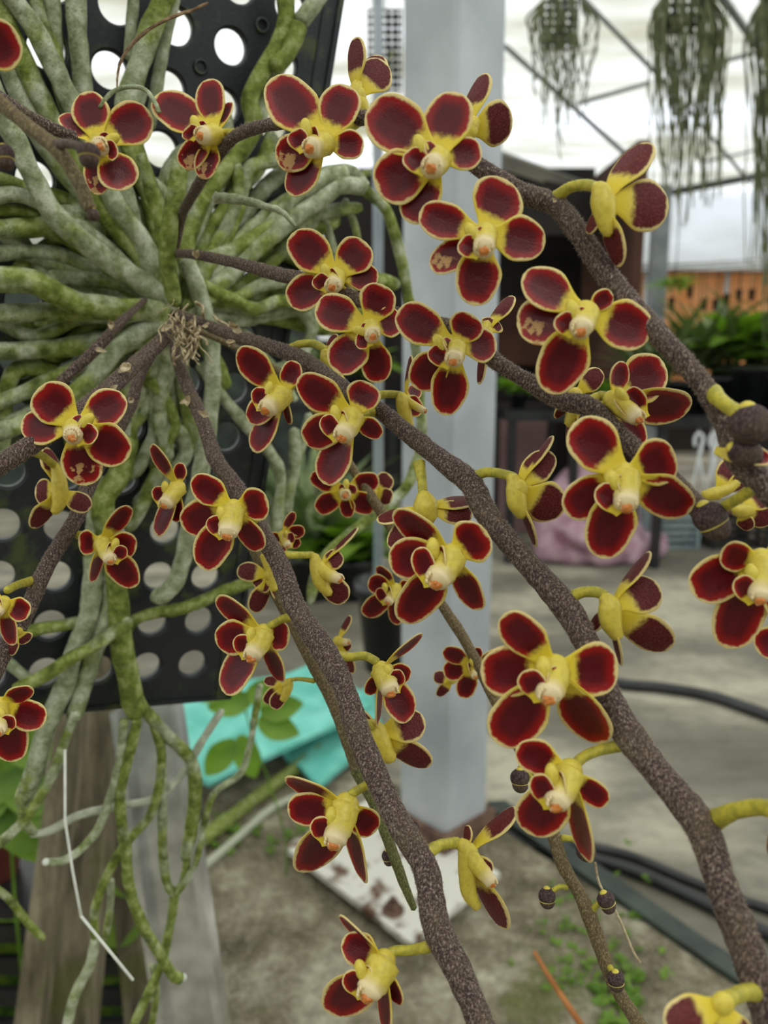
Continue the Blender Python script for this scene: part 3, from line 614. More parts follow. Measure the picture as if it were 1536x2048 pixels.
# ------------------------------------------------------------------ orchid plant
core, cdp = RP(352, 640, .028)
plant = empty('orchid_plant', core)
tag(plant, 'leafless orchid with grey green roots and red yellow flowers mounted on the black panel', 'orchid')
ROOTS = [ # (radius px, height cm, points)
 (22, 2.2, [(-30, 150), (60, 340), (110, 430), (200, 510), (290, 570), (348, 615)]),
 (19, 1.6, [(-20, -30), (60, 150), (110, 250), (150, 330), (190, 400), (262, 490), (335, 590)]),
 (20, 1.9, [(10, -20), (70, 60), (130, 180), (190, 300), (225, 400), (290, 490), (345, 600)]),
 (19, 1.3, [(-20, 60), (40, 190), (90, 290), (150, 370), (230, 450), (320, 570)]),
 (14, .9, [(66, -20), (82, 40), (112, 110), (122, 170), (170, 260)]),
 (20, .9, [(150, -30), (155, 60), (166, 170), (182, 290), (250, 430), (330, 580)]),
 (15, .7, [(103, -20), (110, 90), (120, 170), (150, 260)]),
 (18, .8, [(180, 200), (215, 290), (250, 380), (300, 470), (340, 570)]),
 (22, 1.4, [(340, -30), (305, 50), (282, 120), (262, 180), (252, 235), (268, 310), (305, 400), (328, 500), (345, 600)]),
 (12, .6, [(352, -20), (335, 60), (318, 150), (300, 260)]), (11, .5, [(268, -20), (262, 60), (258, 120)]),
 (18, 1.2, [(570, -30), (572, 40), (560, 85), (520, 150), (500, 200), (508, 250), (480, 300), (425, 370), (385, 440), (362, 560)]),
 (14, .8, [(560, 130), (530, 190), (515, 250), (470, 330), (420, 400), (370, 520)]),
 (17, 1.6, [(650, -30), (625, 10), (600, 45)]), (17, 1.6, [(600, 52), (585, 85), (570, 115), (545, 135)]),
 (17, 4.0, [(364, 318), (352, 380), (340, 450), (335, 520), (350, 610)]),
 (15, 1.8, [(240, 340), (262, 420), (290, 520), (330, 610)]), (15, 1.6, [(275, 310), (300, 380), (318, 450), (330, 560)]),
 (15, 1.5, [(200, 310), (225, 370), (240, 420), (300, 540)]),
 (15, 1.0, [(545, 270), (520, 330), (470, 390), (420, 460), (380, 560)]),
 (14, 1.2, [(590, 330), (550, 322), (500, 335), (485, 375), (470, 440), (430, 510), (380, 600)]),
 (13, 1.3, [(470, 330), (478, 380), (455, 450), (400, 540), (370, 610)]),
 (18, 1.6, [(725, 372), (680, 372), (640, 400), (580, 440), (520, 490), (460, 550), (400, 600), (365, 625)]),
 (15, 1.2, [(728, 375), (700, 345), (650, 350), (600, 385), (540, 425), (480, 480), (420, 560)]),
 (16, 1.5, [(690, 345), (640, 362), (580, 400), (540, 450), (470, 500), (420, 520), (390, 590)]),
 (11, 1.0, [(730, 380), (772, 420), (798, 500), (812, 570), (828, 660), (838, 780), (842, 880), (815, 970), (760, 1020), (690, 1075), (640, 1130), (620, 1205)]),
 (7, .6, [(690, 400), (712, 460), (722, 520)]), (10, .4, [(640, 420), (655, 460), (668, 520), (640, 560)]), (7, .9, [(740, 345), (720, 352), (700, 365)]),
 (13, 1.8, [(640, 560), (580, 562), (520, 572), (460, 600), (400, 600), (365, 620)]),
 (13, 2.0, [(620, 610), (560, 602), (510, 618), (470, 600), (430, 585), (390, 560), (370, 540)]),
 (13, 1.3, [(600, 720), (618, 680), (622, 645), (590, 615), (520, 625), (440, 610), (370, 620)]),
 (8, .8, [(590, 800), (555, 740), (500, 690), (440, 660), (370, 640)]),
 (24, 2.4, [(-40, 562), (40, 560), (90, 575), (150, 605), (230, 618), (335, 622)]),
 (18, 1.5, [(-30, 630), (60, 625), (150, 625), (250, 636), (330, 640)]), (19, 1.2, [(-30, 705), (60, 700), (160, 690), (250, 670), (320, 650)]),
 (16, 1.0, [(-30, 815), (60, 780), (130, 745), (210, 710), (310, 660)]), (14, .8, [(-30, 860), (70, 820), (150, 790)]),
 (15, 1.4, [(-30, 395), (30, 390), (80, 405), (150, 450), (220, 500), (300, 580)]), (12, 1.0, [(-30, 425), (40, 422), (90, 440), (150, 470)]),
 (20, 1.2, [(-30, 462), (60, 455), (120, 455), (200, 500), (290, 570), (340, 610)]), (17, .9, [(-30, 505), (80, 505), (160, 525), (250, 560), (320, 600)]),
 (15, .6, [(-20, 350), (60, 380), (130, 400), (200, 440), (260, 480)]), (17, 1.0, [(170, 400), (220, 400), (262, 418), (268, 450), (290, 500)]),
 (16, 1.1, [(100, 555), (200, 560), (260, 575), (330, 610)]), (14, 1.4, [(180, 470), (230, 520), (290, 570), (330, 610)]),
 (19, 2.2, [(-40, 880), (60, 840), (130, 800), (180, 760), (230, 700), (285, 660), (335, 640)]),
 (17, 2.5, [(372, 520), (392, 570), (412, 630), (424, 700), (424, 790), (414, 870), (400, 950), (382, 1030), (370, 1100), (352, 1160), (325, 1192), (308, 1186)]),
 (15, 1.2, [(370, 640), (410, 690), (440, 740), (452, 775)]), (12, 1.2, [(400, 730), (450, 800), (500, 860), (540, 905), (560, 950), (556, 1020), (548, 1080)]),
 (12, .8, [(588, 860), (590, 930), (575, 1000), (572, 1080)]), (10, .6, [(620, 830), (600, 900), (580, 960)]),
 (16, 1.0, [(345, 660), (330, 740), (320, 820), (330, 900), (300, 980), (255, 1060)]), (17, .8, [(360, 660), (365, 760), (380, 850), (375, 900)]),
 (14, .7, [(320, 660), (300, 760), (310, 860), (270, 940), (210, 960)]), (12, 1.1, [(300, 760), (330, 800), (350, 850), (335, 880), (310, 930)]),
 (15, .9, [(330, 850), (365, 870), (370, 910), (330, 960), (270, 1010)]), (16, .7, [(290, 700), (262, 800), (258, 900), (240, 950)]),
 (22, 1.6, [(250, 880), (238, 950), (205, 1010), (225, 1100), (235, 1180), (240, 1270), (258, 1360), (272, 1435)]),
 (20, 1.1, [(200, 960), (190, 1060), (186, 1160), (178, 1230), (150, 1300), (130, 1370), (95, 1450), (70, 1540), (40, 1610)]),
 (17, 1.2, [(225, 1160), (215, 1230), (190, 1300), (165, 1380), (145, 1440)]),
 (13, 2.0, [(30, 1380), (90, 1350), (140, 1318), (190, 1290), (240, 1255), (262, 1240)]),
 (13, 1.3, [(245, 1270), (270, 1240), (310, 1225), (370, 1215), (430, 1190), (490, 1168), (530, 1160)]),
 (12, .8, [(50, 1264), (90, 1255), (130, 1250), (180, 1240)]), (11, 1.0, [(10, 1320), (40, 1345), (70, 1370)]),
 (13, 1.4, [(262, 1370), (290, 1420), (335, 1470), (375, 1510), (388, 1540), (390, 1600), (382, 1660), (372, 1720)]),
 (10, 1.9, [(152, 1425), (130, 1480), (110, 1540), (70, 1610), (30, 1660), (-20, 1700)]),
 (11, 1.2, [(70, 1540), (45, 1590), (50, 1640), (70, 1668)]),
 (8, 1.2, [(62, 1668), (100, 1662), (160, 1630), (240, 1612), (310, 1598), (350, 1565), (378, 1530), (405, 1480), (445, 1420)]),
 (9, 1.8, [(248, 1440), (240, 1520), (222, 1590), (195, 1660), (160, 1700), (125, 1722), (92, 1724)]),
 (11, 1.9, [(275, 1440), (262, 1490), (245, 1560), (240, 1620), (252, 1700), (258, 1770), (280, 1840), (318, 1905), (345, 1950), (365, 1955)]),
 (9, 1.4, [(300, 1430), (322, 1500), (318, 1570), (300, 1630), (250, 1690), (215, 1750), (190, 1820), (190, 1880)]),
 (10, 1.5, [(190, 1880), (180, 1930), (150, 1990), (130, 2070)]),
 (9, 1.3, [(320, 1480), (325, 1560), (325, 1680), (332, 1760), (350, 1790)]),
 (9, 1.3, [(376, 1700), (368, 1760), (350, 1790), (342, 1840), (325, 1920), (300, 1980), (262, 2060)]),
 (7, 1.0, [(305, 1930), (312, 1990), (300, 2070)]), (7, .9, [(222, 1760), (220, 1820), (210, 1880)]),
 (7, 1.7, [(520, 1370), (510, 1430), (498, 1500), (478, 1550), (430, 1585), (410, 1640), (398, 1700), (385, 1740), (352, 1790)]),
 (8, 2.6, [(-20, 1770), (20, 1800), (60, 1850), (88, 1878)]),
]
def tube_root(pts, r, h, mat='root', core_r=.02):
    C3 = []; Rr = []
    for (x, y) in pts:
        dist = math.hypot(x - 352, y - 630); hh = h * .01 * (1 if dist > 160 else .55 + .45 * dist / 160) + (.014 * (1 - dist / 160) if dist < 160 else 0)
        p, d = RP(x, y, hh); C3.append((p.x, p.y, p.z, r * d / FPX))
    S = catmull(C3, max(14, len(pts) * 7)); C = [s[:3] for s in S]; R = []
    for i, s in enumerate(S):
        k = 1 + .14 * noise.noise(Vector(s[:3]) * 70 + Vector((h, r, 0))); R.append(s[3] * k)
    for q in range(3): R[-1 - q] *= (.55, .8, .93)[q]
    V, F, _ = tube(C, R, 12, .16, bs=160)
    return obj('root', (V, F), mat, plant)
for i, (r, h, pts) in enumerate(ROOTS):
    tube_root(pts, r, h, 'root_pale' if i in (68,) else 'root')
rf = random.Random(21)
for k in range(44): # deep roots hugging the panel under the visible ones
    a = k / 44 * 6.283 + rf.uniform(-.1, .1) + rf.uniform(-.1, .1); L = rf.uniform(260, 470); pts = []
    for q in range(5):
        t = q / 4; rr = 30 + (L - 30) * t; aa = a + rf.uniform(-.12, .12) * t * 2
        pts.append((352 + rr * math.cos(aa), 630 + rr * math.sin(aa) * 1.05))
    if 25 < math.degrees(a) < 75: continue
    tube_root(pts, rf.uniform(12, 19), rf.uniform(.2, 1.1))
# root tips
for (x, y, h) in ((92, 1724, 1.8), (366, 1955, 1.9)):
    p, d = RP(x, y, h * .01); t_ = obj('root_tip', ballr(p, 7.5 * d / FPX), 'white_tip', plant); t_['label'] = 'white growing root tip'

def tpz(n, v): return [v] * n
STEMS = {}
def stem(key, pts, mat='stem', nh=1500, hl=.00062, label=None):
    """pts: (x,y,r px,depth)"""
    Q = [(P(x, y, d).x, P(x, y, d).y, P(x, y, d).z, r * d / FPX) for x, y, r, d in pts]; S = catmull(Q, len(pts) * 10)
    C = [Vector(s[:3]) for s in S]; R = [s[3] * .92 * (1 + .08 * noise.noise(Vector(s[:3]) * 120)) for s in S]; STEMS[key] = C
    V, F, fr = tube(C, R, 16, .1, bs=500); n0 = len(V); HV, HF = hairs(C, R, fr, int(nh * 2.2), hl, .00005, random.Random(len(STEMS)))
    V2, F2 = join((V, F), (HV, HF)); tp = tpz(n0, (0, 0, 0)) + tpz(len(HV), (0, 0, 1))
    return obj('flower_stem', (V2, F2), mat, plant, tp=tp)
stem('S1', [(340, 560, 8, .335), (362, 440, 10, .318), (388, 385, 11, .288), (430, 320, 12, .26), (475, 270, 13, .245), (560, 246, 14, .225), (660, 240, 15, .21), (760, 238, 17, .20), (880, 280, 18, .19), (960, 335, 20, .185), (1040, 385, 22, .182), (1110, 410, 22, .18), (1160, 470, 23, .177), (1210, 545, 24, .174), (1280, 630, 24, .17), (1345, 700, 24, .166), (1410, 775, 23, .163), (1450, 850, 23, .160), (1480, 920, 28, .158), (1560, 1000, 30, .155)], nh=3800)
stem('S2', [(345, 510, 6, .335), (380, 508, 10, .298), (470, 525, 12, .27), (560, 550, 15, .25), (640, 565, 15, .235), (740, 610, 14, .222), (840, 640, 15, .212), (920, 660, 16, .205), (990, 722, 18, .198), (1060, 765, 18, .193), (1120, 800, 20, .19), (1180, 815, 22, .187), (1240, 870, 20, .184), (1310, 930, 20, .18), (1370, 985, 21, .177), (1420, 1045, 22, .174)], nh=3000)
stem('S3', [(360, 628, 9, .30), (400, 645, 11, .29), (460, 668, 14, .275), (530, 690, 15, .262), (590, 712, 19, .252), (640, 742, 18, .243), (700, 785, 17, .232), (760, 822, 18, .222), (820, 870, 20, .214), (890, 925, 23, .206), (940, 965, 26, .201), (975, 1030, 25, .196), (1040, 1110, 25, .19), (1130, 1212, 30, .183), (1180, 1300, 27, .178), (1220, 1400, 30, .172), (1262, 1475, 34, .168), (1320, 1550, 30, .162), (1400, 1650, 36, .156), (1440, 1760, 34, .151), (1490, 1890, 37, .147), (1560, 2090, 40, .142)], nh=4200)
stem('S4', [(345, 650, 8, .31), (352, 712, 12, .30), (378, 780, 14, .285), (408, 850, 15, .272), (432, 920, 17, .262), (475, 980, 19, .25), (520, 1060, 20, .24), (560, 1130, 22, .232), (592, 1215, 23, .225), (650, 1305, 27, .217), (690, 1380, 24, .211), (718, 1470, 27, .205), (765, 1580, 27, .199), (800, 1650, 28, .194), (852, 1740, 29, .189), (872, 1850, 30, .184), (925, 1960, 30, .179), (975, 2080, 30, .174)], nh=4200)
stem('S5', [(505, 1095, 11, .27), (540, 1160, 14, .265), (585, 1245, 15, .262), (625, 1320, 17, .258), (665, 1400, 15, .255), (690, 1465, 15, .252), (715, 1545, 14, .25)], 'stem_young', 700, .0004)
stem('S5b', [(712, 1540, 14, .25), (750, 1610, 13, .247), (780, 1690, 12, .243), (805, 1760, 11, .24), (828, 1818, 7, .238)], 'stem_green', 300, .0003)
stem('S6', [(370, 650, 6, .31), (480, 700, 7, .31), (588, 765, 10, .30), (640, 835, 11, .295), (700, 930, 10, .29), (760, 1020, 12, .285), (830, 1130, 11, .28), (892, 1222, 11, .275), (935, 1290, 12, .27), (985, 1390, 12, .265), (1040, 1500, 12, .26), (1090, 1610, 12, .256), (1122, 1720, 15, .252), (1155, 1780, 14, .25), (1180, 1835, 17, .247), (1215, 1935, 15, .245), (1240, 1990, 15, .243), (1300, 2080, 15, .24)], 'stem_young', 1400, .0003)
stem('S7', [(348, 645, 10, .30), (325, 680, 15, .285), (275, 725, 17, .27), (220, 775, 19, .255), (150, 830, 19, .238), (70, 885, 21, .225), (-40, 955, 22, .215)], nh=1500, hl=.0006)
stem('S8', [(290, 600, 6, .33), (238, 648, 10, .302), (190, 700, 12, .295), (120, 765, 11, .29)], nh=300)
stem('S9', [(338, 660, 8, .31), (282, 745, 12, .295), (262, 810, 13, .285), (215, 900, 14, .275), (172, 985, 16, .268), (150, 1040, 17, .262), (95, 1130, 17, .252), (50, 1230, 18, .245), (5, 1310, 19, .238), (-40, 1400, 19, .23)], nh=1400)
stem('S10', [(-60, 150, 14, .165), (0, 205, 16, .162), (60, 255, 15, .16), (115, 300, 16, .158), (155, 360, 15, .157), (180, 418, 13, .156)], 'stem_young', 500, .0003)
stem('S11', [(-40, 165, 12, .215), (30, 215, 13, .215), (90, 250, 13, .22), (150, 275, 12, .225)], nh=300)

# papery scales on stems
def scale(x, y, d, r, rnd):
    c = P(x, y, d); ps = []
    for _ in range(4):
        dd = (RV * rnd.uniform(-1, 1) + UV_ * rnd.uniform(-1, 1) - FV * rnd.uniform(.1, .7)); ps.append(leafmesh(c - dd * r * .4 * d / FPX, dd, r * rnd.uniform(.8, 1.5) * d / FPX, r * rnd.uniform(.5, 1.0) * d / FPX, (-FV + RV * rnd.uniform(-.5, .5)).normalized(), 5, rnd.uniform(-.6, .6)))
    s = obj('papery_scale', join(*ps), 'dry_scale', plant)
rs = random.Random(5)
for (x, y, d, r) in ((392, 512, .283, 14), (505, 535, .262, 16), (470, 655, .268, 18), (415, 650, .282, 12), (462, 684, .27, 14), (374, 800, .276, 15), (408, 830, .266, 12), (252, 735, .258, 24), (225, 780, .25, 16), (335, 655, .283, 14), (222, 648, .292, 14), (200, 700, .288, 12), (262, 800, .278, 14), (1110, 402, .175, 8)): scale(x, y, d, r, rs)
# dried sheath strands at the crown
for k in range(60):
    x = rs.gauss(370, 20); y = rs.gauss(655, 26); d = .283; L = rs.uniform(20, 50); pts = [(x, y, d)]
    for q in range(3): pts.append((pts[-1][0] + rs.gauss(0, 9), pts[-1][1] + L / 3, d + rs.uniform(-.004, .004)))
    C = catmull([tuple(P(*p)) for p in pts], 12); V, F, _ = tube(C, [rs.uniform(.0002, .0006)] * len(C), 5, flat=.5); obj('sheath_fibre', (V, F), 'dry_scale', plant)
C = catmull([tuple(P(x, y, .262)) for x, y in ((415, 6), (385, 20), (335, 38), (285, 68), (248, 110), (236, 145), (234, 180))], 40); V, F, _ = tube(C, [.0004 + .0006 * math.sin(3.14 * min(1, i / len(C) + .1)) for i in range(len(C))], 8, .4, flat=.45, bs=900); o = obj('dry_strand', (V, F), 'dry_leaf', plant); o['label'] = 'curled brown dead root strand'
C = catmull([tuple(P(x, y, .25)) for x, y in ((200, 215), (222, 186), (255, 174), (288, 178), (310, 205), (318, 225))], 30); V, F, _ = tube(C, [.0007] * len(C), 8, .3, bs=900); obj('root', (V, F), 'root', plant)
C = catmull([tuple(P(x, y, .27)) for x, y in ((430, 395), (480, 400), (530, 412), (565, 425), (590, 452))], 30); V, F, _ = tube(C, [.0018 - .0012 * i / len(C) for i in range(len(C))], 8, .3, bs=900); obj('root', (V, F), 'root', plant)
C = [P(x, y, .32) for x, y in ((130, 1500), (130, 1640), (145, 1740), (162, 1832))]; V, F, _ = tube(catmull([tuple(c) for c in C], 20), [.0006] * 19, 6) if False else tube(C, [.0006] * 4, 6)
V2, F2, _ = tube([P(162, 1832, .32), P(266, 1960, .32)], [.0006] * 2, 6); o = obj('bare_fibre', join((V, F), (V2, F2)), 'white_tip', plant); o['label'] = 'thin bare white root fibre'
obj('tendril', tendril, 'dry_scale', plant)

# ------------------------------------------------------------------ flowers
def outline(s):
    if s >= .58: return math.sqrt(max(0, 1 - ((s - .58) / .42) ** 2.1))
    t = min(1, max(0, (s - .02) / .52)); return .36 + .64 * t * t * (3 - 2 * t)
def tepal(name, parent, base, tip, wpx, d, N, mat='petal', cup=.10, seed=0, bend=.05, th=.0005):
    a = tip - base; L = a.length; au = a / L
    vdir = ((base + tip) / 2 - CAM).normalized()
    us = au.cross(vdir)
    us = us.normalized() if us.length > .05 else au.cross(UV_).normalized()
    vv = us.cross(au).normalized()                  # roughly along view
    if vv.dot(vdir) > 0: vv = -vv                   # towards the viewer
    vis = wpx * 1.08 * d / FPX; wt = max(vis / .97, .60 * L); co = min(1, vis / wt); th_ = math.acos(co)
    push = vdir * (wt / 2 * math.sin(th_) * .55); base = base + push * .4; tip = tip + push
    a = tip - base; L = a.length; au = a / L
    best = None
    for sg in (1, -1):
        for fl in (1, -1):
            u = us * math.cos(th_) * fl + vv * math.sin(th_) * sg; n = au.cross(u)
            sc_ = n.dot(N)
            if best is None or sc_ > best[0] + 1e-6: best = (sc_, u, n)
    _, u, n = best; ns, ntt = 16, 12; V = []; F = []; tp = []
    ph = seed * 1.7; tw = wt / 2
    for lay in (0, 1):
        for i in range(ns + 1):
            s = i / ns; s2 = 1 - (1 - s) ** 1.35; f = outline(s2)
            for j in range(ntt + 1):
                q = j / ntt * 2 - 1; q = math.sin(q * math.pi / 2)
                e = min((1 - abs(q)) * f, (1 - s2) * L / tw * .9); e = max(0, e)
                wob = 1 + .05 * math.sin(s2 * 5 + ph) + .03 * math.sin(s2 * 11 + ph * 2 + q * 2)
                h = cup * tw * (q * q * f * f - .35) * (1 if s2 > .2 else s2 * 5) + bend * L * math.sin(s2 * math.pi) * (1 if cup > 0 else -1) * -.6
                t_ = th * (.25 + .75 * math.sqrt(min(1, e / .22))) * (1 + .35 * (e < .16) * (e > .03))
                p = base + au * (s2 * L) + u * (q * f * tw * wob) + n * (h + (t_ / 2 if lay == 0 else -t_ / 2))
                V.append(p); tp.append((s2, e, lay))
    W = ntt + 1; K = (ns + 1) * W
    for i in range(ns):
        for j in range(ntt):
            k = i * W + j; F.append((k, k + W, k + W + 1, k + 1)); F.append((K + k, K + k + 1, K + k + W + 1, K + k + W))
    for i in range(ns):
        for j in (0, ntt):
            k = i * W + j; q = (k, K + k, K + k + W, k + W); F.append(q if j == 0 else q[::-1])
    return obj(name, (V, F), mat, parent, tp=tp)
fr_ = random.Random(99)
def pedicel(parent, stemk, pts, d_end, rpx=9, hair=160, mat='pedicel', sag=0.0):
    """pts px polyline from the stem to the hub; depth interpolated from the stem's own depth"""
    C0 = STEMS[stemk] if stemk else None
    n = len(pts); x0, y0 = pts[0]
    if C0:
        bestd = min(C0, key=lambda c: (Vector((px_of(c)[0], px_of(c)[1])) - Vector((x0, y0))).length); ds = px_of(bestd)[2]
    else: ds = d_end
    Q = []
    for i, (x, y) in enumerate(pts):
        d = ds + (d_end - ds) * i / (n - 1) + sag * math.sin(math.pi * min(1, i / (n - 1) * .8 + .2)); p = P(x, y, d); Q.append((p.x, p.y, p.z, rpx * d / FPX * (1.25 if i == 0 else 1)))
    S = catmull(Q, 16); C = [s[:3] for s in S]; R = [s[3] for s in S]
    V, F, f_ = tube(C, R, 12, .08, bs=600); n0 = len(V); HV, HF = hairs(C, R, f_, hair, .0004, .00003, fr_)
    V2, F2 = join((V, F), (HV, HF)); return obj('pedicel', (V2, F2), mat, parent, tp=tpz(n0, (0, 0, 0)) + tpz(len(HV), (0, 0, 1)))
def px_of(c):
    r = Vector(c) - CAM; d = r.dot(FV); return (768 + FPX * r.dot(RV) / d, 1024 - FPX * r.dot(UV_) / d, d)
def flower(hub, d, tips, lip=None, col=None, N=None, back=False, ped=None, body=None, scar=(), label=None, flat=.55, small=False, lipr=1.0):
    cx, cy = hub; Sp = sum(math.hypot(t[0] - cx, t[1] - cy) for t in tips) / len(tips); Sp = max(Sp, 30); k = d / FPX; S = Sp * k
    if N is None:
        if lip: nx = max(-.55, min(.55, (lip[0] - cx) / Sp * 1.0)); ny = max(-.5, min(.5, (lip[1] - cy) / Sp * .8))
        else: nx = ny = 0
        Nv = (RV * nx - UV_ * ny - FV).normalized(); nz = -1.0
    else:
        nx, ny, nz = N; Nv = (RV * nx - UV_ * ny + FV * nz).normalized()
    H = P(cx, cy, d)
    # receptacle: yellow fleshy centre
    e0 = (RV * nx - UV_ * ny); hb = ball(H + FV * S * (.05 if not back else -.02), (RV * S * .20, UV_ * S * .20, FV * S * .15), 18, 10)
    parts = [hb]; hv = 0; nn = len(hb[0])
    if body:
        Q = [(P(x, y, d + dz * k).x, P(x, y, d + dz * k).y, P(x, y, d + dz * k).z, r * k) for x, y, r, dz in body]
        Sx = catmull(Q, 18); C = [s[:3] for s in Sx]; R = [s[3] for s in Sx]; V, F, f_ = tube(C, R, 14, .08, bs=400); parts.append((V, F)); nn += len(V)
        HV, HF = hairs(C, R, f_, 420, .00042, .00003, fr_); parts.append((HV, HF)); hv = len(HV)
    else:
        C = [H + FV * S * .05, H + FV * S * .12]; 
    V, F = join(*parts)
    fl = obj('flower', (V, F), 'yellow', plant, origin=H, tp=tpz(nn, (0, 0, 0)) + tpz(hv, (0, 0, 1)))
    if label: fl['label'] = label
    for i, t in enumerate(tips):
        tx, ty, w_ = t[:3]
        if len(t) > 3: dz = t[3]
        else: dz = 0 if nz == 0 else -(nx * (tx - cx) + ny * (ty - cy)) / nz * (flat if not back else .5)
        dz = max(-.6 * Sp, min(.6 * Sp, dz))
        off = 0 if back else (0, .05, .10, .05, .13)[i % 5] * S
        tip = P(tx, ty, d + dz * k + off * 1.3)
        bx, by = (t[4], t[5]) if len(t) > 5 else (cx + (tx - cx) * .06, cy + (ty - cy) * .06)
        base = P(bx, by, d + off * .5)
        tepal('petal', fl, base, tip, w_, d + dz * k * .6, Nv, 'petal_scarred' if i in scar else 'petal', seed=fr_.random() * 9, cup=.14 if not back else .18, th=S * .035)
    if lip:
        lx, ly = lip; lr = .14 * Sp * lipr
        dl = -.30 * Sp * k; T = P(lx, ly, d + dl); A = H + FV * 0
        C = catmull([tuple(A), tuple(A.lerp(T, .5) + UV_ * -S * .02), tuple(T)], 12); R = [k * lr * (1.5 - .25 * i / len(C) - (.12 if i > 8 else 0)) for i in range(len(C))]
        V, F, _ = tube(C, R, 16, .12, bs=500)
        tpl = []; n_ = len(C); 
        for i, v in enumerate(V):
            s = min(1, (i // 16) / (n_ - 1)); rel = (v - T); orange = 0
            if s > .9: orange = max(0, 1 - ((rel.dot(UV_)) / (lr * k * .6)) ** 2) * max(0, 1 - (rel.dot(RV) / (lr * k * .6)) ** 2)
            tpl.append((s * s, orange * .9, 0))
        tee = []
        for q in range(9):
            an = q / 8 * 3.0 + .1; dirv = (RV * math.cos(an) + UV_ * math.sin(an)) ; bq = T + dirv * k * lr * .85 - FV * k * lr * .25
            tee.append(ball(bq, (RV * k * lr * .16, UV_ * k * lr * .30, FV * k * lr * .4), 8, 5))
        tv, tf = join(*tee); V, F = join((V, F), (tv, tf)); tpl += tpz(len(tv), (1, 0, 0))
        ball_c = ball(T - FV * k * lr * .15 - UV_ * k * lr * .25, (RV * k * lr * .66, UV_ * k * lr * .58, FV * k * lr * .62), 16, 11, .35, 1500)
        nb = len(ball_c[0]); V, F = join((V, F), ball_c)
        for v in ball_c[0]:
            rel = (v - T); tpl.append((.85, max(0, 1 - (((rel.dot(UV_)) / (lr * k) + .2) / .8) ** 2) * max(0, 1 - (rel.dot(RV) / (lr * k * .8)) ** 2) * (1 if rel.dot(FV) < 0 else 0), 0))
        lp = obj('lip', (V, F), 'yellow', fl, tp=tpl); lp['label'] = 'cream white lip with an orange spot'
    if lip and col:
        cx2, cy2 = col; lx, ly = lip; ex, ey = (lx - cx), (ly - cy); el = math.hypot(ex, ey) + 1e-6; ex /= el; ey /= el
        dl = -.26 * Sp * k; rr = .105 * Sp * k
        dv = (P(lx, ly, d) - P(cx2, cy2, d)).normalized()
        hood = ball(P(cx2, cy2, d + dl * .8), (dv.cross(FV).normalized() * rr, FV * rr, dv * rr * 1.7), 14, 9)
        obj('column', hood, 'yellow', fl, tp=tpz(len(hood[0]), (.15, 0, 0)))
        o1 = .17 * Sp; px_, py_ = -(ly - cy2), (lx - cx2); pl_ = math.hypot(px_, py_) + 1e-6; px_ /= pl_; py_ /= pl_
        if px_ * ex + py_ * ey < 0: px_, py_ = -px_, -py_
        for sg, wv in ((1.15, .34), (-.7, .16)):
            b_ = P(lx + px_ * o1 * sg * .7 - (lx - cx2) * .05, ly + py_ * o1 * sg * .7 - (ly - cy2) * .05, d + dl * .9); t_ = P(cx2 + px_ * o1 * sg - (lx - cx2) * .1, cy2 + py_ * o1 * sg - (ly - cy2) * .1, d + dl * 1.15)
            mdl = (b_ - t_) * .35
            tepal('lip_lobe', fl, b_ + mdl * .6, t_, Sp * wv, d, Nv, 'petal', cup=.35, seed=sg, th=S * .03)
    if ped: pedicel(fl, ped[0], ped[1], d + .06 * S, ped[2] if len(ped) > 2 else 9, sag=0 if back else .22 * S)
    return fl

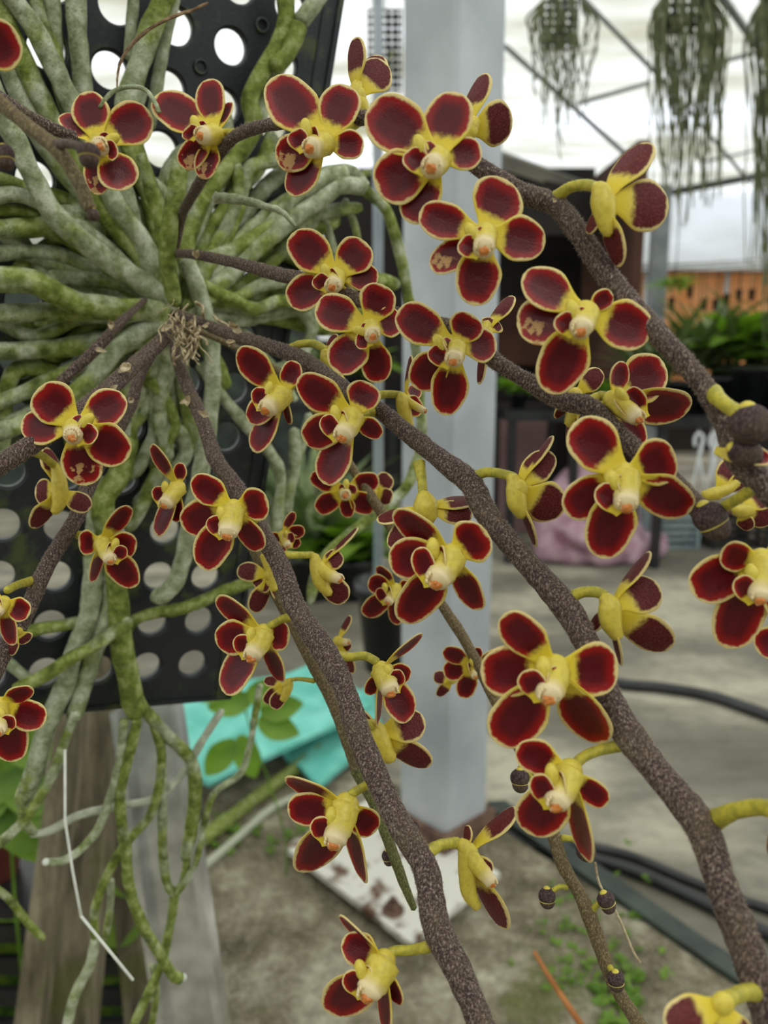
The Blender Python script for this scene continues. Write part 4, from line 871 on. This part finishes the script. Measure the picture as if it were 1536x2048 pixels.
FL = [
 dict(hub=(648, 285), d=.196, tips=[(541, 155, 90), (697, 170, 76), (728, 292, 54), (551, 318, 66), (578, 390, 56)], lip=(620, 296), col=(613, 258), scar=(3,), ped=('S1', [(720, 240), (690, 262), (655, 283)])),
 dict(hub=(876, 318), d=.172, tips=[(740, 207, 104), (910, 182, 92), (964, 300, 62), (750, 375, 100), (818, 446, 78)], lip=(862, 334), col=(842, 292), ped=('S1', [(905, 300), (888, 318)])),
 dict(hub=(968, 468), d=.172, tips=[(838, 425, 70), (1012, 357, 96), (1092, 484, 82), (948, 612, 86), (861, 538, 60)], lip=(968, 498), col=(945, 466), scar=(4,), ped=('S1', [(1040, 400), (1005, 440), (972, 465)])),
 dict(hub=(713, 192), d=.218, tips=[(713, 74, 34, -20), (770, 125, 66, 20), (756, 112, 50, 45)], N=(.6, -.5, .5), back=True, body=[(735, 232, 9, 10), (722, 215, 17, 5), (712, 190, 17, 0), (716, 165, 10, 0)]),
 dict(hub=(936, 260), d=.192, tips=[(968, 148, 38, 10), (1024, 240, 78, 15)], N=(.5, -.4, .6), back=True, body=[(915, 305, 10, 10), (925, 285, 16, 5), (938, 258, 18, 0), (952, 240, 12, 0)]),
 dict(hub=(672, 552), d=.225, tips=[(583, 466, 76), (733, 484, 74), (758, 553, 50), (574, 603, 68), (690, 650, 50)], lip=(665, 572), col=(652, 544), ped=('S2', [(700, 590), (690, 570), (675, 555)])),
 dict(hub=(738, 655), d=.209, tips=[(632, 608, 74), (766, 568, 72), (803, 636, 62), (668, 742, 76), (760, 766, 60)], lip=(746, 672), col=(720, 662), ped=('S2', [(760, 620), (750, 640), (740, 652)])),
 dict(hub=(912, 694), d=.194, tips=[(795, 620, 74), (945, 628, 66), (994, 688, 62), (824, 772, 68), (890, 832, 70)], lip=(906, 720), col=(880, 686), ped=('S2', [(930, 665), (922, 680), (914, 692)])),
 dict(hub=(972, 665), d=.222, tips=[(992, 640, 42, 5), (1026, 592, 26, 8), (960, 770, 16, 10)], N=(.6, -.2, .6), back=True, body=[(960, 680, 9, 5), (968, 665, 14, 0), (975, 645, 9, 0)]),
 dict(hub=(566, 788), d=.24, tips=[(474, 699, 56), (592, 722, 42), (494, 840, 48), (504, 903, 46), (580, 850, 14)], lip=(532, 818), col=(538, 780), ped=('S3', [(600, 720), (590, 760), (570, 785)]), lipr=1.2),
 dict(hub=(706, 832), d=.212, tips=[(594, 757, 66), (740, 765, 66), (764, 872, 38), (606, 882, 70), (645, 968, 66)], lip=(684, 872), col=(672, 828), ped=('S3', [(765, 822), (740, 825), (712, 832)]), lipr=1.15),
 dict(hub=(690, 982), d=.285, tips=[(620, 950, 38), (758, 956, 42), (632, 1022, 42), (748, 1022, 42), (697, 1036, 30)], lip=(691, 990), col=(692, 970)),
 dict(hub=(748, 985), d=.295, tips=[(781, 950, 36), (785, 998, 34), (715, 1000, 30)], lip=None, N=(.2, 0, 1), back=True),
 dict(hub=(812, 800), d=.228, tips=[(842, 800, 42, 12, 806, 830), (822, 712, 10, 20), (838, 772, 30, 30, 816, 800)], N=(.95, .1, .1), lip=(850, 822), back=True, ped=('S3', [(748, 792), (775, 788), (800, 790)], 8), body=[(800, 788, 9, 0), (806, 805, 15, 0), (812, 835, 13, 0), (820, 856, 9, 5)], lipr=.8, label='flower seen from the side on a yellow stalk'),
 dict(hub=(652, 712), d=.25, tips=[(640, 758, 24, -8), (672, 668, 18, 10)], N=(.9, .3, .3), back=True, ped=('S3', [(582, 698), (600, 688), (630, 688), (650, 700)], 8), body=[(650, 700, 8, 0), (655, 725, 12, 5), (690, 772, 9, 10)]),
 dict(hub=(1250, 952), d=.167, tips=[(1148, 845, 98), (1352, 908, 90), (1384, 1022, 82), (1202, 1118, 92), (1128, 1024, 82)], lip=(1252, 1010), col=(1226, 962), ped=('S2', [(1300, 930), (1275, 945), (1252, 952)])),
 dict(hub=(1228, 800), d=.186, tips=[(1246, 722, 34), (1330, 726, 88), (1380, 822, 76), (1183, 850, 52), (1284, 905, 56)], lip=(1276, 836), col=(1244, 792), N=(.45, .25, -1), ped=('S2', [(1180, 805), (1200, 792), (1225, 798)], 10)),
 dict(hub=(1172, 625), d=.165, tips=[(1046, 548, 72), (1224, 585, 38), (1304, 668, 92), (1096, 787, 94), (1033, 650, 92)], lip=(1160, 660), col=(1146, 622), scar=(4,), ped=('S1', [(1225, 590), (1200, 600), (1175, 620)])),
 dict(hub=(1208, 405), d=.168, tips=[(1296, 286, 54, 10), (1336, 415, 90, 30), (1243, 534, 36, 10), (1176, 468, 22, 30)], N=(.75, -.1, .6), back=True, ped=('S1', [(1108, 398), (1140, 375), (1175, 370), (1200, 378)], 11), body=[(1192, 370, 12, 0), (1202, 385, 22, 0), (1208, 415, 24, 0), (1212, 450, 16, 2), (1218, 470, 8, 4)], label='flower seen from behind, its yellow spur towards the stem'),
 dict(hub=(1034, 978), d=.195, tips=[(1107, 872, 14, 15), (1104, 905, 58, 15), (1128, 1022, 76, 15), (1074, 1094, 13, 10)], N=(.8, -.1, .55), back=True, ped=('S3', [(940, 960), (970, 945), (1005, 948), (1028, 955)], 10), body=[(1022, 952, 11, 0), (1030, 972, 18, 0), (1034, 1005, 20, 0), (1045, 1032, 12, 2)], label='flower seen from behind on a yellow stalk'),
 dict(hub=(902, 1112), d=.186, tips=[(786, 1022, 52), (974, 1062, 86), (776, 1122, 86), (804, 1247, 78), (958, 1222, 50)], lip=(872, 1162), col=(866, 1098), ped=('S3', [(975, 1060), (940, 1090), (905, 1112)]), lipr=1.2),
 dict(hub=(852, 1015), d=.205, tips=[(753, 1042, 26, 5), (945, 1032, 46, 8), (782, 1100, 56, 12), (950, 1000, 26, 20)], N=(.05, .7, .7), back=True, ped=('S3', [(838, 925), (843, 955), (846, 985)], 10), body=[(846, 985, 11, 0), (850, 1005, 24, 0), (854, 1022, 24, 0), (862, 1040, 14, 0)]),
 dict(hub=(792, 1178), d=.275, tips=[(754, 1132, 22), (735, 1164, 38), (727, 1232, 42), (824, 1172, 30), (790, 1250, 30)], lip=(776, 1204), col=(770, 1176)),
 dict(hub=(1110, 1340), d=.164, tips=[(1007, 1228, 76), (1238, 1338, 104), (960, 1345, 100), (995, 1490, 98), (1202, 1490, 76)], lip=(1096, 1392), col=(1088, 1340), ped=('S3', [(1205, 1350), (1160, 1345), (1115, 1340)])),
 dict(hub=(1140, 1545), d=.166, tips=[(1032, 1495, 62), (1214, 1610, 50), (1054, 1668, 92), (1170, 1722, 40)], lip=(1112, 1606), col=(1104, 1550), N=(-.4, .3, -1), ped=('S3', [(1245, 1490), (1200, 1500), (1165, 1515), (1142, 1540)], 11), lipr=1.1),
 dict(hub=(1220, 1215), d=.18, tips=[(1302, 1103, 20, 10), (1318, 1172, 74, 15), (1342, 1295, 70, 20), (1180, 1262, 22, 30), (1243, 1330, 10, 15)], N=(.8, -.1, .5), back=True, ped=('S3', [(1132, 1200), (1160, 1186), (1190, 1184), (1212, 1192)], 11), body=[(1208, 1192, 12, 0), (1218, 1210, 22, 0), (1222, 1245, 22, 0), (1236, 1275, 12, 2)], label='flower seen from behind on a yellow stalk'),
 dict(hub=(946, 1332), d=.27, tips=[(887, 1298, 32), (958, 1294, 20), (886, 1345, 40), (925, 1397, 40), (1003, 1305, 26)], lip=(952, 1352), col=(945, 1325)),
 dict(hub=(905, 1360), d=.285, tips=[(866, 1352, 26, 0), (874, 1392, 20, 5)], N=(-.3, .2, 1), back=True),
 dict(hub=(526, 1268), d=.232, tips=[(431, 1195, 38), (580, 1272, 60), (429, 1280, 64), (442, 1382, 64), (562, 1366, 30)], lip=(503, 1312), col=(502, 1272), ped=('S4', [(592, 1232), (565, 1238), (535, 1255)], 8), lipr=1.15),
 dict(hub=(540, 1150), d=.262, tips=[(474, 1140, 38, 5), (512, 1178, 40, 0), (505, 1225, 36, -4), (560, 1200, 20, 5)], N=(-.3, .3, 1), back=True, body=[(525, 1110, 6, 0), (540, 1140, 10, 0), (548, 1180, 8, 0)]),
 dict(hub=(638, 1138), d=.242, tips=[(684, 1108, 38, 8), (690, 1205, 48, 10), (718, 1055, 8, 20)], N=(.9, .1, .3), lip=(680, 1158), back=True, ped=('S4', [(570, 1110), (598, 1110), (625, 1110)], 7), body=[(628, 1110, 9, 0), (634, 1135, 15, 0), (642, 1165, 15, 0), (660, 1188, 8, 0)], lipr=.8, label='flower seen from the side on a yellow stalk'),
 dict(hub=(565, 1070), d=.268, tips=[(588, 1023, 18), (610, 1060, 28), (600, 1092, 26), (545, 1080, 26), (560, 1140, 22)], lip=(576, 1092), col=(572, 1068)),
 dict(hub=(762, 1340), d=.218, tips=[(846, 1267, 15), (735, 1390, 28), (822, 1352, 40), (822, 1440, 62), (757, 1450, 11)], lip=(782, 1382), col=(776, 1345), N=(.4, .4, -1), ped=('S4', [(672, 1312), (700, 1314), (730, 1312), (755, 1325)], 9), lipr=1.25),
 dict(hub=(756, 1468), d=.228, tips=[(850, 1440, 62, 12), (862, 1530, 46, 15), (721, 1420, 16, 20)], N=(.6, .4, .6), back=True, ped=('S4', [(722, 1440), (735, 1448), (745, 1455)], 8), body=[(738, 1445, 12, 0), (752, 1465, 22, 0), (766, 1500, 22, 2), (785, 1518, 12, 4)], label='flower seen from behind'),
 dict(hub=(572, 1368), d=.265, tips=[(528, 1405, 28, 0), (546, 1418, 30, -8), (528, 1360, 20, 8)], N=(-.4, .3, .8), back=True, ped=('S5', [(628, 1362), (600, 1358), (580, 1360)], 4), body=[(580, 1358, 6, 0), (576, 1375, 10, 0), (565, 1400, 8, 0)]),
 dict(hub=(676, 1282), d=.28, tips=[(702, 1231, 14, 5), (701, 1298, 22, 5), (706, 1347, 22, 8)], N=(.7, 0, .5), lip=(696, 1284), back=True, lipr=.8),
 dict(hub=(692, 1612), d=.206, tips=[(568, 1557, 28), (752, 1664, 58), (574, 1622, 62), (606, 1748, 70), (722, 1762, 30)], lip=(668, 1682), col=(664, 1636), ped=('S4', [(752, 1565), (730, 1572), (700, 1590)], 9), lipr=1.1),
 dict(hub=(936, 1705), d=.20, tips=[(1036, 1617, 32, 10), (978, 1752, 42, 10), (1010, 1857, 38, 12), (936, 1650, 16, 20)], N=(.9, .1, .3), lip=(984, 1765), back=True, ped=('S4', [(853, 1708), (880, 1690), (915, 1685)], 11), body=[(918, 1686, 12, 0), (932, 1700, 17, 0), (934, 1740, 18, 0), (938, 1785, 16, 0), (955, 1815, 9, 4)], lipr=.8, label='flower seen from the side with a long yellow spur'),
 dict(hub=(768, 1925), d=.186, tips=[(678, 1830, 14), (684, 1880, 58), (795, 2010, 28), (658, 2030, 76), (766, 2065, 28)], lip=(735, 1985), col=(722, 1940), N=(-.4, .3, -1), ped=('S4', [(860, 1893), (825, 1900), (790, 1902), (772, 1912)], 10), lipr=1.3),
 dict(hub=(198, 288), d=.25, tips=[(170, 182, 66), (122, 228, 38), (300, 222, 74), (258, 377, 72), (195, 390, 50)], lip=(202, 292), col=(222, 280), N=(.15, .05, -1), scar=(4,)),
 dict(hub=(428, 268), d=.25, tips=[(308, 192, 72), (416, 157, 56), (462, 203, 20), (360, 332, 50), (404, 358, 46)], lip=(402, 270), col=(392, 248), scar=(3, 4), ped=('S1', [(470, 268), (455, 265), (432, 268)], 8)),
 dict(hub=(-62, 118), d=.175, tips=[(38, 72, 88), (-120, 40, 80), (-80, 220, 80)], lip=(-80, 140), col=(-90, 110)),
 dict(hub=(152, 852), d=.222, tips=[(76, 775, 86), (250, 792, 66), (40, 852, 68), (258, 915, 80), (172, 972, 78)], lip=(146, 872), col=(172, 843), scar=(4,), N=(.2, .1, -1)),
 dict(hub=(116, 982), d=.248, tips=[(64, 1056, 34, 5), (182, 1017, 38, 12), (70, 985, 50, 0), (92, 895, 30, 14)], N=(-.6, .2, .6), back=True, ped=('S7', [(60, 900), (85, 912), (108, 930)], 8), body=[(108, 928, 8, 0), (118, 960, 15, 0), (120, 1000, 15, 0), (108, 1025, 8, 0)]),
 dict(hub=(203, 1085), d=.25, tips=[(260, 1012, 36), (156, 1085, 50), (274, 1095, 52), (271, 1175, 52), (186, 1165, 22)], lip=(222, 1120), col=(230, 1090), N=(.35, .3, -1), ped=('S9', [(155, 1070), (175, 1072), (198, 1080)], 7)),
 dict(hub=(356, 975), d=.248, tips=[(300, 890, 26), (362, 925, 24), (350, 1045, 26), (310, 1070, 34), (318, 1000, 30)], lip=(330, 1008), col=(330, 975), N=(-.5, .25, -1), lipr=1.2),
 dict(hub=(466, 1018), d=.224, tips=[(384, 955, 54), (537, 1003, 64), (361, 1050, 70), (400, 1137, 72), (522, 1102, 46)], lip=(455, 1068), col=(444, 1030), ped=('S4', [(520, 1050), (500, 1035), (470, 1020)]), lipr=1.15),
 dict(hub=(6, 1205), d=.222, tips=[(60, 1228, 46), (24, 1292, 30), (-50, 1170, 40), (-50, 1250, 40)], lip=(-6, 1225), col=(-10, 1200), ped=('S9', [(65, 1162), (40, 1168), (15, 1180)], 8)),
 dict(hub=(38, 1262), d=.236, tips=[(56, 1285, 28, 5), (20, 1310, 20, 5)], N=(0, .4, .8), back=True),
 dict(hub=(-2, 1412), d=.205, tips=[(64, 1375, 34), (92, 1442, 60), (32, 1524, 66), (-70, 1400, 50), (-60, 1490, 50)], lip=(0, 1462), col=(2, 1432)),
 dict(hub=(1525, 1122), d=.165, tips=[(1440, 1108, 58), (1380, 1180, 90), (1452, 1298, 92), (1600, 1250, 80), (1600, 1100, 80)], lip=(1518, 1195), col=(1505, 1150), N=(-.1, .3, -1)),
 dict(hub=(1590, 1260), d=.168, tips=[(1512, 1300, 60), (1640, 1340, 60), (1620, 1180, 60)], lip=None, N=(-.3, .2, -1)),
 dict(hub=(1434, 988), d=.185, tips=[(1475, 922, 52, 5), (1506, 945, 32, 10), (1410, 985, 16, 4)], N=(.3, -.5, .7), back=True, body=[(1405, 992, 9, 0), (1425, 988, 13, 0), (1450, 980, 12, 0), (1475, 965, 8, 0)]),
 dict(hub=(1478, 1022), d=.18, tips=[(1548, 982, 42, 5), (1548, 1040, 42, 5), (1500, 1060, 30, 10)], N=(.4, 0, .8), back=True, body=[(1468, 1020, 10, 0), (1485, 1022, 14, 0), (1505, 1020, 10, 0)]),
 dict(hub=(1150, 790), d=.20, tips=[(1204, 742, 40, 5), (1108, 835, 18, 5), (1140, 890, 22, 8)], N=(.3, -.3, .8), back=True, body=[(1175, 800, 8, 0), (1150, 820, 14, 0), (1138, 850, 10, 4)]),
 dict(hub=(1445, 2005), d=.135, tips=[(1330, 2060, 80), (1440, 2110, 70), (1500, 2110, 50)], lip=None, N=(-.3, .3, .8), back=True, ped=('S3', [(1520, 1985), (1490, 1985), (1455, 1998)], 16)),
 dict(hub=(1560, 1640), d=.14, tips=[(1600, 1560, 40), (1620, 1700, 60), (1545, 1720, 30)], lip=None, N=(.5, 0, .8), back=True, ped=('S3', [(1430, 1640), (1470, 1622), (1520, 1615), (1555, 1625)], 17)),
]
for f in FL: flower(**f)

# buds
def bud(x, y, r, d, ang=90, two=False, ped=None, lab=None, ell=1.2, tip=None):
    k = d / FPX; a = math.radians(ang); ax = (RV * math.cos(a) - UV_ * math.sin(a)); bx = ax.cross(FV).normalized(); c = P(x, y, d)
    parts = [ball(c, (bx * r * k, FV * r * k, ax * r * k * ell), 20, 14, .08, 300)]
    if two: parts.append(ball(c + ax * r * k * ell * .75, (bx * r * k * .86, FV * r * k * .86, ax * r * k * .8), 20, 12, .1, 300))
    V, F = join(*parts); b = obj('bud', (V, F), 'bud', plant, tp=tpz(len(V), (0, 0, 0)))
    cp = ball(c - ax * r * k * ell * .62, (bx * r * k * .5, FV * r * k * .5, ax * r * k * .55), 14, 8); obj('calyx', cp, 'yellow', b, tp=tpz(len(cp[0]), (0, 0, 0)))
    if two: # yellow seam between the folded sepals
        rg = ball(c + ax * r * k * ell * .52, (bx * r * k * .93, FV * r * k * .93, ax * r * k * .10), 20, 6); obj('sepal_margin', rg, 'yellow', b, tp=tpz(len(rg[0]), (.4, 0, 0)))
    if ped: pedicel(b, ped[0], ped[1], d, ped[2], 60, ped[3] if len(ped) > 3 else 'pedicel')
    if lab: b['label'] = lab
bud(1500, 850, 42, .15, 80, False, ('S1', [(1425, 785), (1445, 805), (1475, 825)], 15), 'large round purple bud', 1.0)
bud(1490, 905, 30, .152, 20, False, None, None, 1.2)
bud(1420, 1035, 33, .165, 60, True, ('S1', [(1510, 975), (1480, 995), (1445, 1015)], 11), 'dark two lobed bud', 1.0)
bud(1040, 1556, 19, .25, 90, True, ('S6', [(1066, 1560), (1050, 1542), (1040, 1535)], 5, 'pedicel'), None, 1.0)
bud(1094, 1792, 17, .25, 88, True, ('S6', [(1135, 1774), (1118, 1774), (1100, 1785)], 5), None, 1.0)
bud(1212, 1800, 18, .245, 70, True, ('S6', [(1182, 1822), (1192, 1812), (1202, 1802)], 6), None, 1.0)
bud(1232, 1958, 17, .24, 85, True, ('S6', [(1216, 1930), (1222, 1938), (1230, 1948)], 6), None, 1.0)
bud(1172, 1702, 20, .25, 70, False, ('S6', [(1125, 1676), (1145, 1678), (1165, 1690)], 6), None, 1.1)
bud(178, 305, 23, .15, 90, True, ('S10', [(112, 290), (135, 287), (160, 292)], 9, 'stem'), 'shiny purple bud close to the camera', .8)
bud(186, 430, 13, .156, 90, False, None, None, 1.0)
bud(8, 310, 20, .16, 80, True, None, None, 1.0)
bud(828, 1656, 11, .21, 70, False, None, None, 1.2)
bud(776, 1712, 13, .246, 80, True, None, None, 1.0)
tepal('bud_scale', plant, P(1430, 900, .155), P(1545, 920, .150), 38, .152, -FV, cup=.4)
